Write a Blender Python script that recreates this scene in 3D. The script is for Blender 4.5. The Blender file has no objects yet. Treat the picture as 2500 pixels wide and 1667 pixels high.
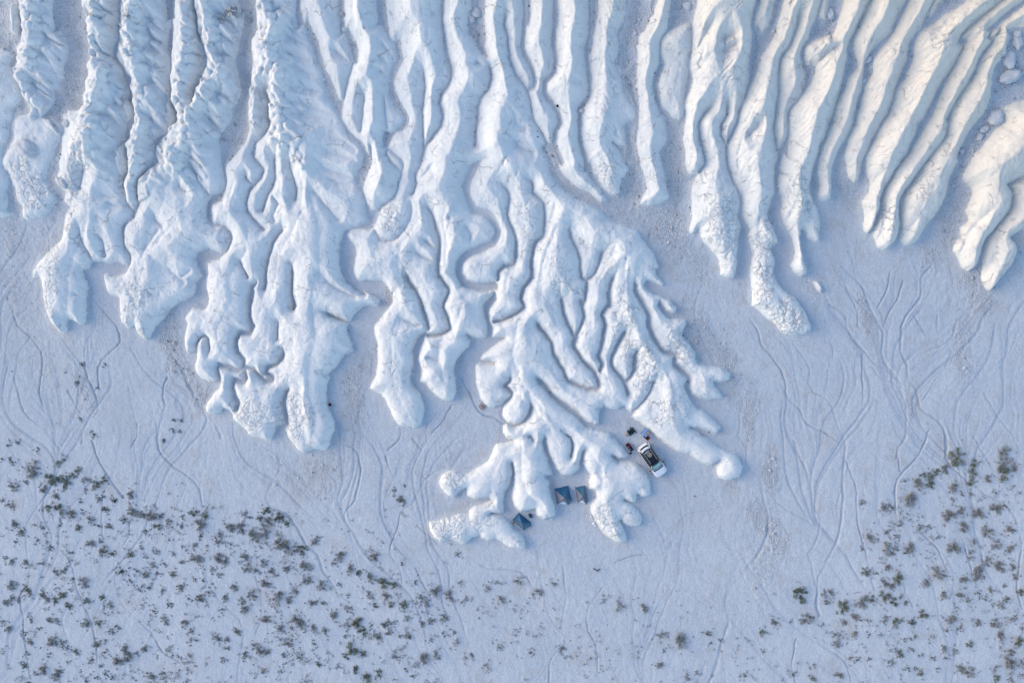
import bpy, bmesh, math, random
import numpy as np
from mathutils import Vector, Matrix, noise as mnoise

SC = bpy.context.scene
COL = SC.collection
R = math.radians
random.seed(7); np.random.seed(7)

# ------------------------------------------------------------- camera (drone, looking straight down)
cam_d = bpy.data.cameras.new('camera'); cam = bpy.data.objects.new('camera', cam_d); COL.objects.link(cam)
cam.location = (0, 0, 95.0); cam.rotation_euler = (0, 0, 0)
cam_d.sensor_width = 36.0; cam_d.lens = 36.0*95.0/135.0; cam_d.clip_start = 0.5; cam_d.clip_end = 6000
SC.camera = cam

# ------------------------------------------------------------- evening sky and the last warm sun from the west
SUN_EL, SUN_AZ = 23.0, 282.0          # azimuth clockwise from +Y (north)
w = bpy.data.worlds.new('World'); SC.world = w; w.use_nodes = True
nt = w.node_tree; bg = nt.nodes['Background']
sky = nt.nodes.new('ShaderNodeTexSky'); sky.sky_type = 'NISHITA'; sky.sun_disc = False
sky.sun_elevation = R(SUN_EL); sky.sun_rotation = R(SUN_AZ); sky.altitude = 100; sky.air_density = 1.0; sky.dust_density = 0.4; sky.ozone_density = 1.8
nt.links.new(sky.outputs[0], bg.inputs[0]); bg.inputs[1].default_value = 0.15
sun_d = bpy.data.lights.new('sun', 'SUN'); sun_d.energy = 1.35; sun_d.angle = R(40); sun_d.color = (1.0, 0.77, 0.50)
sun = bpy.data.objects.new('sun', sun_d); COL.objects.link(sun)
az = R(SUN_AZ); el = R(SUN_EL)
dirv = Vector((math.sin(az)*math.cos(el), math.cos(az)*math.cos(el), math.sin(el)))
sun.rotation_euler = dirv.to_track_quat('Z', 'Y').to_euler(); sun.location = dirv*120
vs = SC.view_settings; vs.view_transform = 'Standard'; vs.look = 'None'; vs.exposure = 1.02; vs.gamma = 1.0; vs.use_curve_mapping = False
SC.render.engine = 'CYCLES'

# ------------------------------------------------------------- materials
def new_mat(name):
    m = bpy.data.materials.new(name); m.use_nodes = True
    n = m.node_tree.nodes; l = m.node_tree.links
    return m, n, l, n['Principled BSDF']
class NB:
    """short hand for building shader graphs"""
    def __init__(s, n, l): s.n, s.l = n, l
    def inp(s, sock, v):
        if isinstance(v, bpy.types.NodeSocket): s.l.new(v, sock)
        elif v is not None: sock.default_value = v
    def math(s, op, a, b=None, c=None, clamp=False):
        x = s.n.new('ShaderNodeMath'); x.operation = op; x.use_clamp = clamp
        for i, v in enumerate((a, b, c)):
            if v is not None: s.inp(x.inputs[i], v)
        return x.outputs[0]
    def mix(s, f, a, b, typ='MIX'):
        x = s.n.new('ShaderNodeMix'); x.data_type = 'RGBA'; x.blend_type = typ
        s.inp(x.inputs[0], f)
        for k, v in ((6, a), (7, b)):
            if isinstance(v, tuple): v = (*v, 1)
            s.inp(x.inputs[k], v)
        return x.outputs[2]
    def attr(s, name):
        x = s.n.new('ShaderNodeAttribute'); x.attribute_name = name; return x.outputs['Fac']
    def noise(s, vec, scale, detail=4, rough=.55, dist=0.0):
        x = s.n.new('ShaderNodeTexNoise'); s.inp(x.inputs['Vector'], vec); x.inputs['Scale'].default_value = scale
        x.inputs['Detail'].default_value = detail; x.inputs['Roughness'].default_value = rough; x.inputs['Distortion'].default_value = dist
        return x.outputs['Fac'], x.outputs['Color']
    def vor(s, vec, scale, feature='F1', rnd=1.0):
        x = s.n.new('ShaderNodeTexVoronoi'); x.feature = feature; s.inp(x.inputs['Vector'], vec); x.inputs['Scale'].default_value = scale
        x.inputs['Randomness'].default_value = rnd
        return x
    def ramp(s, f, lo, hi):
        x = s.n.new('ShaderNodeMapRange'); x.clamp = True; x.interpolation_type = 'SMOOTHSTEP'; s.inp(x.inputs[0], f)
        x.inputs[1].default_value = lo; x.inputs[2].default_value = hi; return x.outputs[0]
    def coord(s, scale=(1, 1, 1)):
        g = s.n.new('ShaderNodeNewGeometry'); m = s.n.new('ShaderNodeMapping'); s.l.new(g.outputs['Position'], m.inputs[0])
        m.inputs['Scale'].default_value = scale; return m.outputs[0]
    def vadd(s, a, b, k):
        sc = s.n.new('ShaderNodeVectorMath'); sc.operation = 'SCALE'; s.inp(sc.inputs[0], b); sc.inputs['Scale'].default_value = k
        x = s.n.new('ShaderNodeVectorMath'); x.operation = 'ADD'; s.inp(x.inputs[0], a); s.l.new(sc.outputs[0], x.inputs[1]); return x.outputs[0]
    def bump(s, height, dist, strength=1.0, normal=None):
        x = s.n.new('ShaderNodeBump'); s.inp(x.inputs['Height'], height); x.inputs['Distance'].default_value = dist; x.inputs['Strength'].default_value = strength
        if normal is not None: s.l.new(normal, x.inputs['Normal'])
        return x.outputs[0]

def chalk_material():
    m, n, l, b = new_mat('chalk'); k = NB(n, l)
    P = k.coord((1, 1, .7))
    wn = k.noise(P, 0.9, 3)[1]
    Pw = k.vadd(P, wn, 0.9)
    wn2 = k.noise(P, 3.0, 2)[1]
    Pw2 = k.vadd(Pw, wn2, 0.16)
    craze = k.attr('craze')
    # long sparse cracks
    e1 = k.vor(Pw2, 0.40, 'DISTANCE_TO_EDGE').outputs['Distance']
    big = k.math('SUBTRACT', 1.0, k.ramp(e1, 0.0, 0.013))
    sel = k.ramp(k.noise(P, 0.55, 2)[0], .54, .64)
    big = k.math('MULTIPLY', big, k.math('ADD', sel, k.math('MULTIPLY', craze, .8), clamp=True))
    # close crazing where the chalk crumbles
    e2 = k.vor(Pw2, 1.25, 'DISTANCE_TO_EDGE').outputs['Distance']
    cr = k.math('SUBTRACT', 1.0, k.ramp(e2, 0.0, 0.045))
    lim = k.ramp(k.math('ADD', craze, k.math('MULTIPLY', k.noise(P, .8, 3)[0], .9)), .78, 1.15)
    cr = k.math('MULTIPLY', k.math('MULTIPLY', cr, lim), k.ramp(k.noise(P, 2.2, 3)[0], .38, .56))
    # hairline net everywhere, very thin
    e3 = k.vor(k.vadd(Pw, wn2, .5), 1.9, 'DISTANCE_TO_EDGE').outputs['Distance']
    hair = k.math('MULTIPLY', k.math('SUBTRACT', 1.0, k.ramp(e3, 0.0, 0.05)), k.ramp(k.noise(P, 1.1, 2)[0], .56, .66))
    hair = k.math('MULTIPLY', hair, .45)
    lines = k.math('MAXIMUM', k.math('MAXIMUM', big, cr), hair)
    tone = k.noise(P, .35, 5, .6)[0]
    fine = k.noise(P, 5.0, 6, .75)[0]
    c = k.mix(k.ramp(tone, .3, .75), (.73, .73, .71), (.81, .80, .765))
    c = k.mix(k.math('MULTIPLY', k.ramp(fine, .50, .75), .5), c, (.56, .555, .55))
    # warm evening light tinted into the chalk colour, growing towards the north-east
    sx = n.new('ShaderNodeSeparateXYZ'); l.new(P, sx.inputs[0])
    ne_glow = k.ramp(k.math('ADD', k.math('ADD', sx.outputs[0], k.math('MULTIPLY', sx.outputs[1], 1.4)), k.math('MULTIPLY', tone, 22)), 45, 118)
    c = k.mix(k.math('MULTIPLY', ne_glow, .8), c, (.80, .70, .565))
    # warm iron-stained veins on the fluted western faces
    st = k.noise(k.coord((2.5, .8, 1)), 1.3, 5, .7)[0]
    c = k.mix(k.math('MULTIPLY', k.math('MULTIPLY', k.ramp(st, .58, .72), k.attr('flank')), .45), c, (.62, .50, .38))
    c = k.mix(k.math('MULTIPLY', lines, k.math('ADD', .08, k.math('MULTIPLY', k.noise(P, 1.7, 3)[0], .5))), c, (.38, .38, .41))
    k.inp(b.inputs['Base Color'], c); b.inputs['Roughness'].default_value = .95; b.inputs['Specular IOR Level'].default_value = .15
    plates = k.math('MULTIPLY', k.math('MULTIPLY', k.ramp(e2, 0, .35), lim), .3)
    h = k.math('ADD', k.math('MULTIPLY', fine, .45), k.math('MULTIPLY', k.noise(P, 2.6, 6, .6)[0], .45))
    h = k.math('SUBTRACT', k.math('ADD', h, plates), k.math('MULTIPLY', lines, .7))
    l.new(k.bump(h, .19, .85), b.inputs['Normal'])
    return m

def ground_material():
    m, n, l, b = new_mat('silt_ground'); k = NB(n, l)
    P = k.coord()
    gr, si, ch, bk = k.attr('gravel'), k.attr('silt'), k.attr('chan'), k.attr('bank')
    t1 = k.noise(P, .12, 5, .6)[0]; t2 = k.noise(P, 1.4, 6, .65)[0]
    st = k.noise(k.vadd(k.coord((1.2, .42, 1)), k.noise(P, .25, 3)[1], 3.0), .8, 7, .7, 1.2)[0]
    c = k.mix(k.ramp(t1, .3, .7), (.535, .58, .62), (.60, .625, .645))
    c = k.mix(k.math('MULTIPLY', k.ramp(st, .45, .7), .5), c, (.53, .53, .56))
    c = k.mix(k.math('MULTIPLY', k.ramp(t2, .52, .75), .35), c, (.53, .505, .49))
    mo = k.noise(k.vadd(P, k.noise(P, .5, 3)[1], 1.6), 2.6, 7, .75, .8)[0]
    c = k.mix(k.math('MULTIPLY', k.ramp(mo, .50, .72), .55), c, (.44, .45, .49))
    c = k.mix(k.math('MULTIPLY', k.ramp(mo, .44, .30), .55), c, (.72, .70, .68))
    wp = k.noise(k.vadd(P, k.noise(P, .2, 2)[1], 4), .33, 5, .65)[0]
    c = k.mix(k.math('MULTIPLY', k.ramp(wp, .52, .70), .55), c, (.49, .465, .44))
    # pebbles: every cell its own grey
    v1 = k.vor(P, 7.5); v2 = k.vor(P, 15.0)
    sep = n.new('ShaderNodeSeparateColor'); l.new(v1.outputs['Color'], sep.inputs[0])
    sep2 = n.new('ShaderNodeSeparateColor'); l.new(v2.outputs['Color'], sep2.inputs[0])
    peb = k.mix(sep.outputs[0], (.30, .315, .34), (.76, .76, .76)); peb2 = k.mix(sep2.outputs[0], (.34, .355, .37), (.74, .74, .74))
    peb = k.mix(.5, peb, peb2)
    gmask = k.ramp(k.math('ADD', gr, k.math('MULTIPLY', k.math('SUBTRACT', t2, .5), 1.2)), .25, 1.0)
    c = k.mix(k.math('MULTIPLY', gmask, .70), c, peb)
    # a few scattered pale stones and grit everywhere
    c = k.mix(k.math('MULTIPLY', k.ramp(sep.outputs[1], .90, .97), .45), c, (.72, .71, .70))
    c = k.mix(k.math('MULTIPLY', k.ramp(sep2.outputs[1], .70, .9), .45), c, (.36, .345, .345))
    c = k.mix(k.math('MULTIPLY', k.math('MINIMUM', si, 1.0), .38), c, (.44, .42, .40))
    c = k.mix(k.math('MULTIPLY', ch, .66), c, (.31, .37, .46))
    c = k.mix(k.math('MULTIPLY', bk, .30), c, (.66, .61, .55))
    c = k.mix(k.math('MULTIPLY', k.attr('dust'), .55), c, (.67, .66, .64))
    k.inp(b.inputs['Base Color'], c); b.inputs['Roughness'].default_value = .95; b.inputs['Specular IOR Level'].default_value = .12
    d1 = k.math('MULTIPLY', k.math('SUBTRACT', 1.0, v1.outputs['Distance']), gmask)
    h = k.math('ADD', k.math('MULTIPLY', d1, .8), k.math('MULTIPLY', t2, .6))
    h = k.math('ADD', h, k.math('MULTIPLY', k.noise(P, 8, 4, .7)[0], .35))
    h = k.math('ADD', h, k.math('MULTIPLY', st, .15))
    l.new(k.bump(k.math('ADD', h, k.math('MULTIPLY', mo, .5)), .14, .9), b.inputs['Normal'])
    return m

def plain_mat(name, col, rough=.7, metal=0.0, var=.12, scale=8.0, bump=0.0, spec=.4, coat=0.0):
    m, n, l, b = new_mat(name); k = NB(n, l)
    tc = n.new('ShaderNodeTexCoord')
    f = k.noise(tc.outputs['Object'], scale, 5, .6)[0]
    d = tuple(max(0, c*(1-var*1.5)) for c in col); e = tuple(min(1, c*(1+var)) for c in col)
    k.inp(b.inputs['Base Color'], k.mix(f, d, e)); b.inputs['Roughness'].default_value = rough; b.inputs['Metallic'].default_value = metal
    b.inputs['Specular IOR Level'].default_value = spec; b.inputs['Coat Weight'].default_value = coat
    if bump: l.new(k.bump(f, bump, .6), b.inputs['Normal'])
    return m
# ---------------------------------------------------------------- terrain data
# Lines read off the photograph, window letter + coordinates inside that window.
WIN = dict(A=(0,0,3.92),B=(500,0,3.92),C=(1000,0,3.92),D=(1500,0,3.92),E=(1900,0,3.92),
 F=(0,350,3.92),G=(450,350,3.92),H=(850,350,3.92),I=(1250,350,3.92),J=(1650,350,3.92),K=(1900,350,3.92),
 L=(0,700,3.92),M=(400,700,3.92),N=(850,700,3.92),O=(1250,700,3.92),P=(1000,1000,3.92),Q=(1400,950,3.92),
 R=(0,1050,2.541),S=(800,1050,2.541),T=(1600,1050,2.541),U=(1800,650,3.36))
PX = 0.054            # metres per photograph pixel on the plain
CAMH = 95.0
def parse(s):
    out = []; w = WIN['A']
    for t in s.split():
        if t in WIN: w = WIN[t]; continue
        a, b = t.split(',')
        out.append((w[0] + float(a)/w[2], w[1] + float(b)/w[2]))
    return np.array(out)
def lean(x): return np.clip((x-1500)/900.0, 0, 1)*0.62

# outlines of the chalk masses
CHALK = """
A 0,440 60,500 110,640 150,720 230,900 200,1000 140,1060 140,1130 100,1180 105,1300 80,1370 45,1400 F 50,180 40,230 70,270 100,380 90,430 60,470 90,560 80,640 20,720 -300,760 -300,-1000
A 140,60 190,60 210,250 190,350 150,340 135,200
A 250,0 220,150 240,260 250,420 205,470 215,560 200,640 170,710 200,850 240,930 290,980 305,1090 190,1130 150,1230 160,1330 100,1440 50,1550 F 60,240 100,270 130,370 160,430 170,540 220,590 230,720 330,730 400,710 500,640 560,560 560,500 470,400 460,290 530,100 A 530,1430 600,1330 640,1230 560,1170 430,1130 470,1080 555,970 550,890 600,860 590,790 640,750 640,620 680,520 660,420 600,300 530,180 520,0
A 790,0 820,80 890,140 870,260 880,340 875,420 890,470 910,580 885,660 890,730 850,800 850,880 820,950 850,1010 780,1060 700,1060 640,1110 640,1200 615,1290 600,1450 590,1560 F 580,150 600,260 550,360 600,420 650,480 640,560 700,620 650,690 640,760 600,920 540,980 450,1070 380,1140 350,1190 330,1280 400,1270 405,1370 430,1500 L 440,160 470,280 490,350 540,400 600,445 640,420 645,330 690,325 730,340 780,370 820,340 840,250 840,120 850,0 F 835,1300 800,1210 870,1200 890,1130 1000,1130 1060,1150 1150,1140 1240,1165 1265,1080 1215,1010 1180,930 1170,850 1185,780 1270,720 1280,650 1230,590 1200,500 1195,330 1240,250 1235,150 1215,60 A 1220,1400 1235,1180 1290,1140 1310,1050 1250,960 1270,880 1200,780 1160,650 1110,580 1110,480 1150,400 1130,250 1150,100 1150,0
A 1180,0 1170,120 1180,240 1160,420 1140,560 1190,640 1230,720 1290,770 1290,870 1310,920 1320,1040 1330,1200 1320,1260 1240,1400 F 1235,60 1260,250 1215,380 1225,520 1290,650 1330,560 1340,420 1400,320 1450,260 1520,180 1500,80 1500,10 A 1510,1350 1600,1290 1700,1190 1650,1000 1650,900 1640,700 1640,560 1620,470 1640,330 1650,200 1600,80 1580,0
A 1750,0 1710,80 1680,200 1690,400 1660,620 1655,780 1690,850 1660,920 1690,1060 1720,1120 1700,1210 1600,1330 1520,1400 1510,1480 F 1500,150 1440,270 1350,400 1340,560 1330,640 1290,720 1215,780 1200,900 1200,980 1260,1080 1260,1170 1230,1220 1130,1260 1000,1260 1010,1340 1050,1430 1150,1480 1160,1540 L 1160,200 1180,350 1240,400 1290,380 1310,440 1400,510 1440,490 1470,420 1560,310 1640,210 1700,160 1860,90 1890,0 F 1890,1330 1950,1270 1900,1170 1890,1100 1920,1040 2000,1010 2090,1050 2170,1040 2220,940 2210,880 2120,790 2040,780 1980,710 1990,600 2040,520 2140,450 2170,370 2140,200 2120,60 A 2125,1450 2115,1330 2210,1200 2240,1060 2320,900 2290,700 2270,600 2310,440 2330,300 2350,200 2352,130 2300,60 2300,0
B 500,0 520,150 520,280 540,330 480,400 470,520 480,600 460,680 470,760 460,900 430,1050 440,1230 380,1400 G 560,40 500,130 420,220 420,330 400,450 370,560 280,600 270,700 290,790 400,800 460,870 460,960 400,1050 330,1110 240,1150 240,1250 220,1330 240,1440 M 420,0 430,50 440,100 400,210 290,210 210,310 240,340 215,500 225,640 290,620 330,580 320,680 300,740 320,830 370,880 440,915 500,910 550,880 540,960 480,1010 430,1090 405,1170 440,1210 540,1200 560,1160 620,1180 660,1220 680,1280 750,1340 840,1420 920,1440 990,1475 1030,1460 1060,1400 1100,1340 1180,1300 1190,1220 1195,1310 1170,1360 1200,1450 R 1780,0 1800,60 1840,110 1890,140 1960,115 2030,115 2060,60 M 1590,1480 1640,1350 1600,1220 1560,1100 1560,960 1590,860 1570,820 1640,770 1720,650 1820,610 1780,500 1750,380 1860,240 1950,190 2060,200 2080,130 1900,20 G 1750,1450 1650,1400 1560,1330 1500,1230 1490,1100 1510,900 1540,840 1700,790 1760,740 1740,600 1720,470 1660,400 1640,310 1700,200 1740,120 B 1560,1530 1500,1430 1380,1290 1290,1120 1250,1020 1170,900 1130,720 1080,560 1020,420 960,260 880,150 820,0
B 870,0 930,120 1000,240 1080,380 1120,520 1150,650 1230,820 1300,960 1340,980 1380,800 1430,620 1400,480 1350,330 1300,200 1280,0
B 1370,0 1350,200 1390,290 1460,430 1480,520 1470,620 1440,620 1410,700 1370,850 1340,1000 1320,1150 1400,1270 1530,1400 1600,1560 G 1790,50 1800,200 1720,400 1760,600 1840,640 1900,590 2000,530 2040,400 2090,280 2080,180 1990,100 1910,50 B 1720,1420 1700,1330 1730,1270 1800,1280 1900,1190 1910,1150 1830,1040 1770,900 1780,700 1800,620 1830,560 1830,460 1750,330 1690,260 1660,130 1620,0
B 1700,0 1760,250 1880,400 1900,520 1900,600 1840,720 1830,850 1880,1000 1950,1120 1950,1200 1900,1260 1830,1290 1800,1330 1770,1400 1740,1500 H 360,110 460,230 520,300 490,380 460,480 420,560 330,620 270,760 240,810 G 1700,820 1600,830 1560,880 1640,980 1640,1100 1620,1200 1660,1310 1750,1320 1900,1320 1960,1380 2000,1480 M 2200,60 2190,150 2120,250 2020,380 2040,550 2050,700 2020,850 1970,970 N 320,1030 400,1160 460,1280 540,1330 640,1345 700,1320 720,1240 715,1100 700,1040 680,1000 610,920 590,850 620,740 610,620 650,520 690,470 740,440 700,570 660,700 700,800 680,900 760,960 850,1050 900,1095 980,1095 1030,1020 1030,850 1020,740 1080,640 1160,560 1170,500 1130,460 1230,490 1320,480 1330,400 1300,280 1300,180 1370,80 1390,50 1420,120 1350,200 1350,330 1380,400 1380,480 1500,490 1380,570 1290,650 1280,690 1400,735 1240,730 1230,850 1240,1010 1300,1130 1390,1160 1460,1130 1560,1040 1490,1150 1475,1220 1520,1300 1475,1330 1480,1370 P 890,200 920,260 1000,290 960,300 830,330 790,400 740,490 640,560 560,600 420,575 330,610 290,690 300,750 380,820 440,830 470,780 550,740 540,800 620,850 770,840 790,860 700,890 610,910 560,960 560,1000 500,1000 400,1020 260,1060 200,1070 205,1150 240,1220 300,1250 400,1230 440,1260 520,1285 600,1220 670,1190 690,1220 760,1245 830,1230 950,1310 1040,1335 1110,1325 1120,1280 1080,1190 1000,1110 950,1050 860,990 780,980 900,980 900,900 910,800 960,700 1000,600 985,500 1000,640 980,780 980,850 1000,920 1060,970 1150,950 1190,940 1220,1010 1290,1045 1360,1030 1400,960 1380,850 1340,750 1340,700 1290,640 1350,640 1350,560 1320,470 1365,480 1410,570 1480,630 1540,630 1610,580 1640,500 1665,400 Q 100,590 95,650 100,740 150,820 140,880 150,950 210,980 210,1030 170,1080 160,1140 190,1220 240,1310 300,1380 370,1430 450,1465 510,1450 500,1400 450,1250 480,1290 560,1315 640,1300 660,1240 640,1190 560,1090 480,1050 560,1080 590,1070 600,1000 640,1030 690,1035 735,1000 720,900 700,800 640,720 600,690 430,690 370,635 430,670 500,670 545,640 500,580 420,480 350,400 260,390 180,380 170,330 200,350 235,330 240,260 240,190 290,160 340,190 420,190 460,160 490,160 500,190 550,220 580,210 560,250 660,330 760,420 880,510 980,590 1070,625 1100,620 1160,665 1230,700 1310,715 1390,680 1380,700 1370,790 1420,860 1500,870 1590,830 1610,760 1570,650 1500,590 1400,550 1290,470 1200,400 1110,365 1180,370 1280,405 1370,425 1410,370 1330,280 1230,190 O 1790,1160 1700,1080 1650,980 1650,900 1690,880 1680,950 1700,1020 1760,1060 1850,1080 1970,1070 2020,1050 2000,1010 1920,910 1960,920 2080,890 2090,840 2000,770 1870,750 1760,700 1750,620 1700,560 1630,450 1670,320 1600,310 1470,290 1390,190 1400,150 1480,250 1560,250 1560,200 1480,110 I 1550,1560 1500,1500 1310,1420 1260,1350 1290,1320 1430,1370 1440,1340 1370,1260 1360,1210 1400,1200 1390,1170 1330,1020 1240,920 1190,830 1100,800 950,740 860,660 750,590 600,520 450,420 370,300 330,180 290,20 440,20 440,220 520,340 620,420 750,480 860,560 900,540 850,440 740,330 700,200 740,200 800,340 880,450 1000,490 1040,350 1110,270 1060,150 1000,50 960,0 C 2060,1400 2060,1200 2100,1160 2180,1130 2000,600 2080,0
D 390,0 330,130 240,350 200,480 205,650 220,1000 200,1200 190,1350 I 1190,0 1210,200 1270,340 1280,470 1235,570 1300,610 1400,580 1500,500 1480,450 1450,300 1390,100 1440,20 D 500,1340 470,1180 390,1000 360,800 420,600 430,430 510,240 510,120 555,0
D 500,320 440,420 440,540 480,640 420,780 440,1000 520,1100 600,1170 640,1130 650,1020 700,700 720,480 720,250
D 800,0 760,140 720,300 720,480 690,650 740,740 720,900 650,1020 670,1150 640,1350 J 60,0 90,100 80,200 130,300 200,300 150,430 130,580 150,700 130,860 170,870 210,830 230,920 330,1020 420,1150 420,1250 490,1290 550,1280 570,1180 580,1030 610,800 580,700 600,600 590,480 520,350 470,200 460,0 D 1050,1400 1110,1250 1170,1120 1220,980 1270,800 1290,500 1300,200 1330,60 1330,0
D 1380,0 1350,100 1360,270 1400,330 1460,280 1500,100 1480,0
D 1580,0 1560,200 1490,400 1390,560 1350,720 1280,850 1240,960 1180,1060 1160,1180 1080,1400 J 480,0 490,200 560,400 620,500 640,700 700,830 680,900 720,1050 710,1230 730,1400 U 120,330 140,340 250,430 350,520 430,555 510,565 590,530 600,490 550,370 460,240 380,190 310,100 300,0 J 940,1230 940,1080 900,1000 970,950 960,900 900,770 870,680 920,480 930,300 960,150 960,50 D 1540,1450 1640,1300 1650,1100 1700,1020 1780,920 1810,760 1760,530 1800,430 1910,200 1910,0
D 1920,0 1920,180 1980,210 2035,150 2020,60 1990,0
D 2120,0 2110,250 2040,350 1830,440 1800,520 1820,640 1900,660 1880,800 1800,920 1700,1040 1660,1130 1650,1280 1640,1500 J 1020,100 960,420 1010,560 1000,700 1080,850 1130,1000 1110,1200 1200,1280 1250,1240 1200,1080 1180,900 1190,830 1270,920 1350,940 1360,850 1380,750 1330,620 1280,500 1290,300 1340,150 1380,0 E 400,1400 480,1180 540,980 600,780 640,580 660,420 760,230 840,60 860,0
E 885,0 790,200 710,360 710,500 740,640 650,760 610,880 550,1000 500,1200 410,1420 J 1400,0 1350,200 1370,400 1350,540 1470,540 1470,300 1520,130 1590,0 E 610,1380 690,1180 740,1000 790,780 800,620 850,530 950,430 1080,300 1130,150 1170,0
E 1210,0 1170,150 1090,330 1010,440 880,600 880,720 810,820 790,950 730,1150 650,1350 J 1640,30 1600,130 1640,330 1700,370 1740,300 1750,200 1800,100 E 850,1390 960,1200 1050,1060 1100,850 1140,740 1210,560 1220,450 1330,290 1400,180 1400,0
E 1420,0 1410,180 1440,150 1520,70 1600,0
E 1760,0 1600,150 1400,260 1280,440 1260,600 1180,780 1100,880 1070,1060 980,1210 870,1400 J 1800,130 1800,270 1840,350 1830,500 1780,560 1800,700 1790,830 1820,870 1860,840 1900,720 1940,600 1940,530 2000,400 2100,250 2200,100 E 1240,1400 1290,1300 1310,1200 1360,1130 1450,980 1530,820 1650,640 1750,480 1900,200 1955,0
E 1965,0 1920,180 1790,420 1690,600 1560,850 1480,1060 1400,1210 1330,1330 1290,1400 K 1210,150 1100,280 980,530 970,640 900,830 910,920 950,1000 1010,1030 1080,980 1130,900 1150,780 1140,650 1180,480 1270,380 1360,230 1500,60 E 1570,1330 1600,1200 1590,1150 1650,1050 1760,860 1850,700 1930,530 2040,390 2100,280 2130,160 2180,0
E 2195,0 2150,200 2060,400 1950,540 1850,740 1730,900 1650,1080 1610,1200 1590,1330 K 1540,20 1400,180 1290,370 1200,470 1160,600 1155,800 1160,950 1200,980 1290,960 1360,870 1420,760 1520,640 1590,480 1620,320 1700,170 E 1690,1500 1800,1270 1900,1150 1960,1050 2010,920 2020,780 2050,650 2140,520 2180,360 2280,270 2360,150 2450,0
E 2700,600 2352,800 2250,1000 2150,1150 2050,1250 1950,1400 K 1830,130 1750,330 1830,430 1820,560 1780,650 1800,760 1730,810 1730,910 1680,950 1660,1040 1700,1100 1750,1200 1810,1240 1860,1200 1920,1060 1950,960 2050,830 2180,680 2210,600 2230,450 2260,350 2352,180 2700,-200
K 2700,-150 2370,210 2275,360 2240,500 2220,620 2110,760 2000,920 1935,1060 1940,1160 1940,1280 1980,1390 2020,1420 2060,1370 2120,1280 2230,1150 2270,1050 2260,950 2300,850 2352,770 2700,500
U 610,120 650,130 700,190 690,235 640,180
""".strip().split('\n')

# scree floors cut out of the chalk again
SCREE = """
C 600,0 600,100 560,200 560,330 620,440 690,540 740,560 730,400 720,200 740,0
C 2130,0 2060,150 1980,320 2000,480 1960,620 2020,720 2080,700 2170,590 2200,400 2290,200 2352,60 2352,0
C 2060,1200 2100,1160 2180,1130 2180,1250 2170,1400 2200,1560 2060,1560 2070,1400
C 1110,0 1180,0 1160,120 1130,260 1100,250 1100,100
C 1350,0 1440,0 1420,200 1400,330 1370,300 1360,150
C 1750,0 1830,0 1800,150 1740,500 1700,620 1700,450
""".strip().split('\n')

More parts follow.
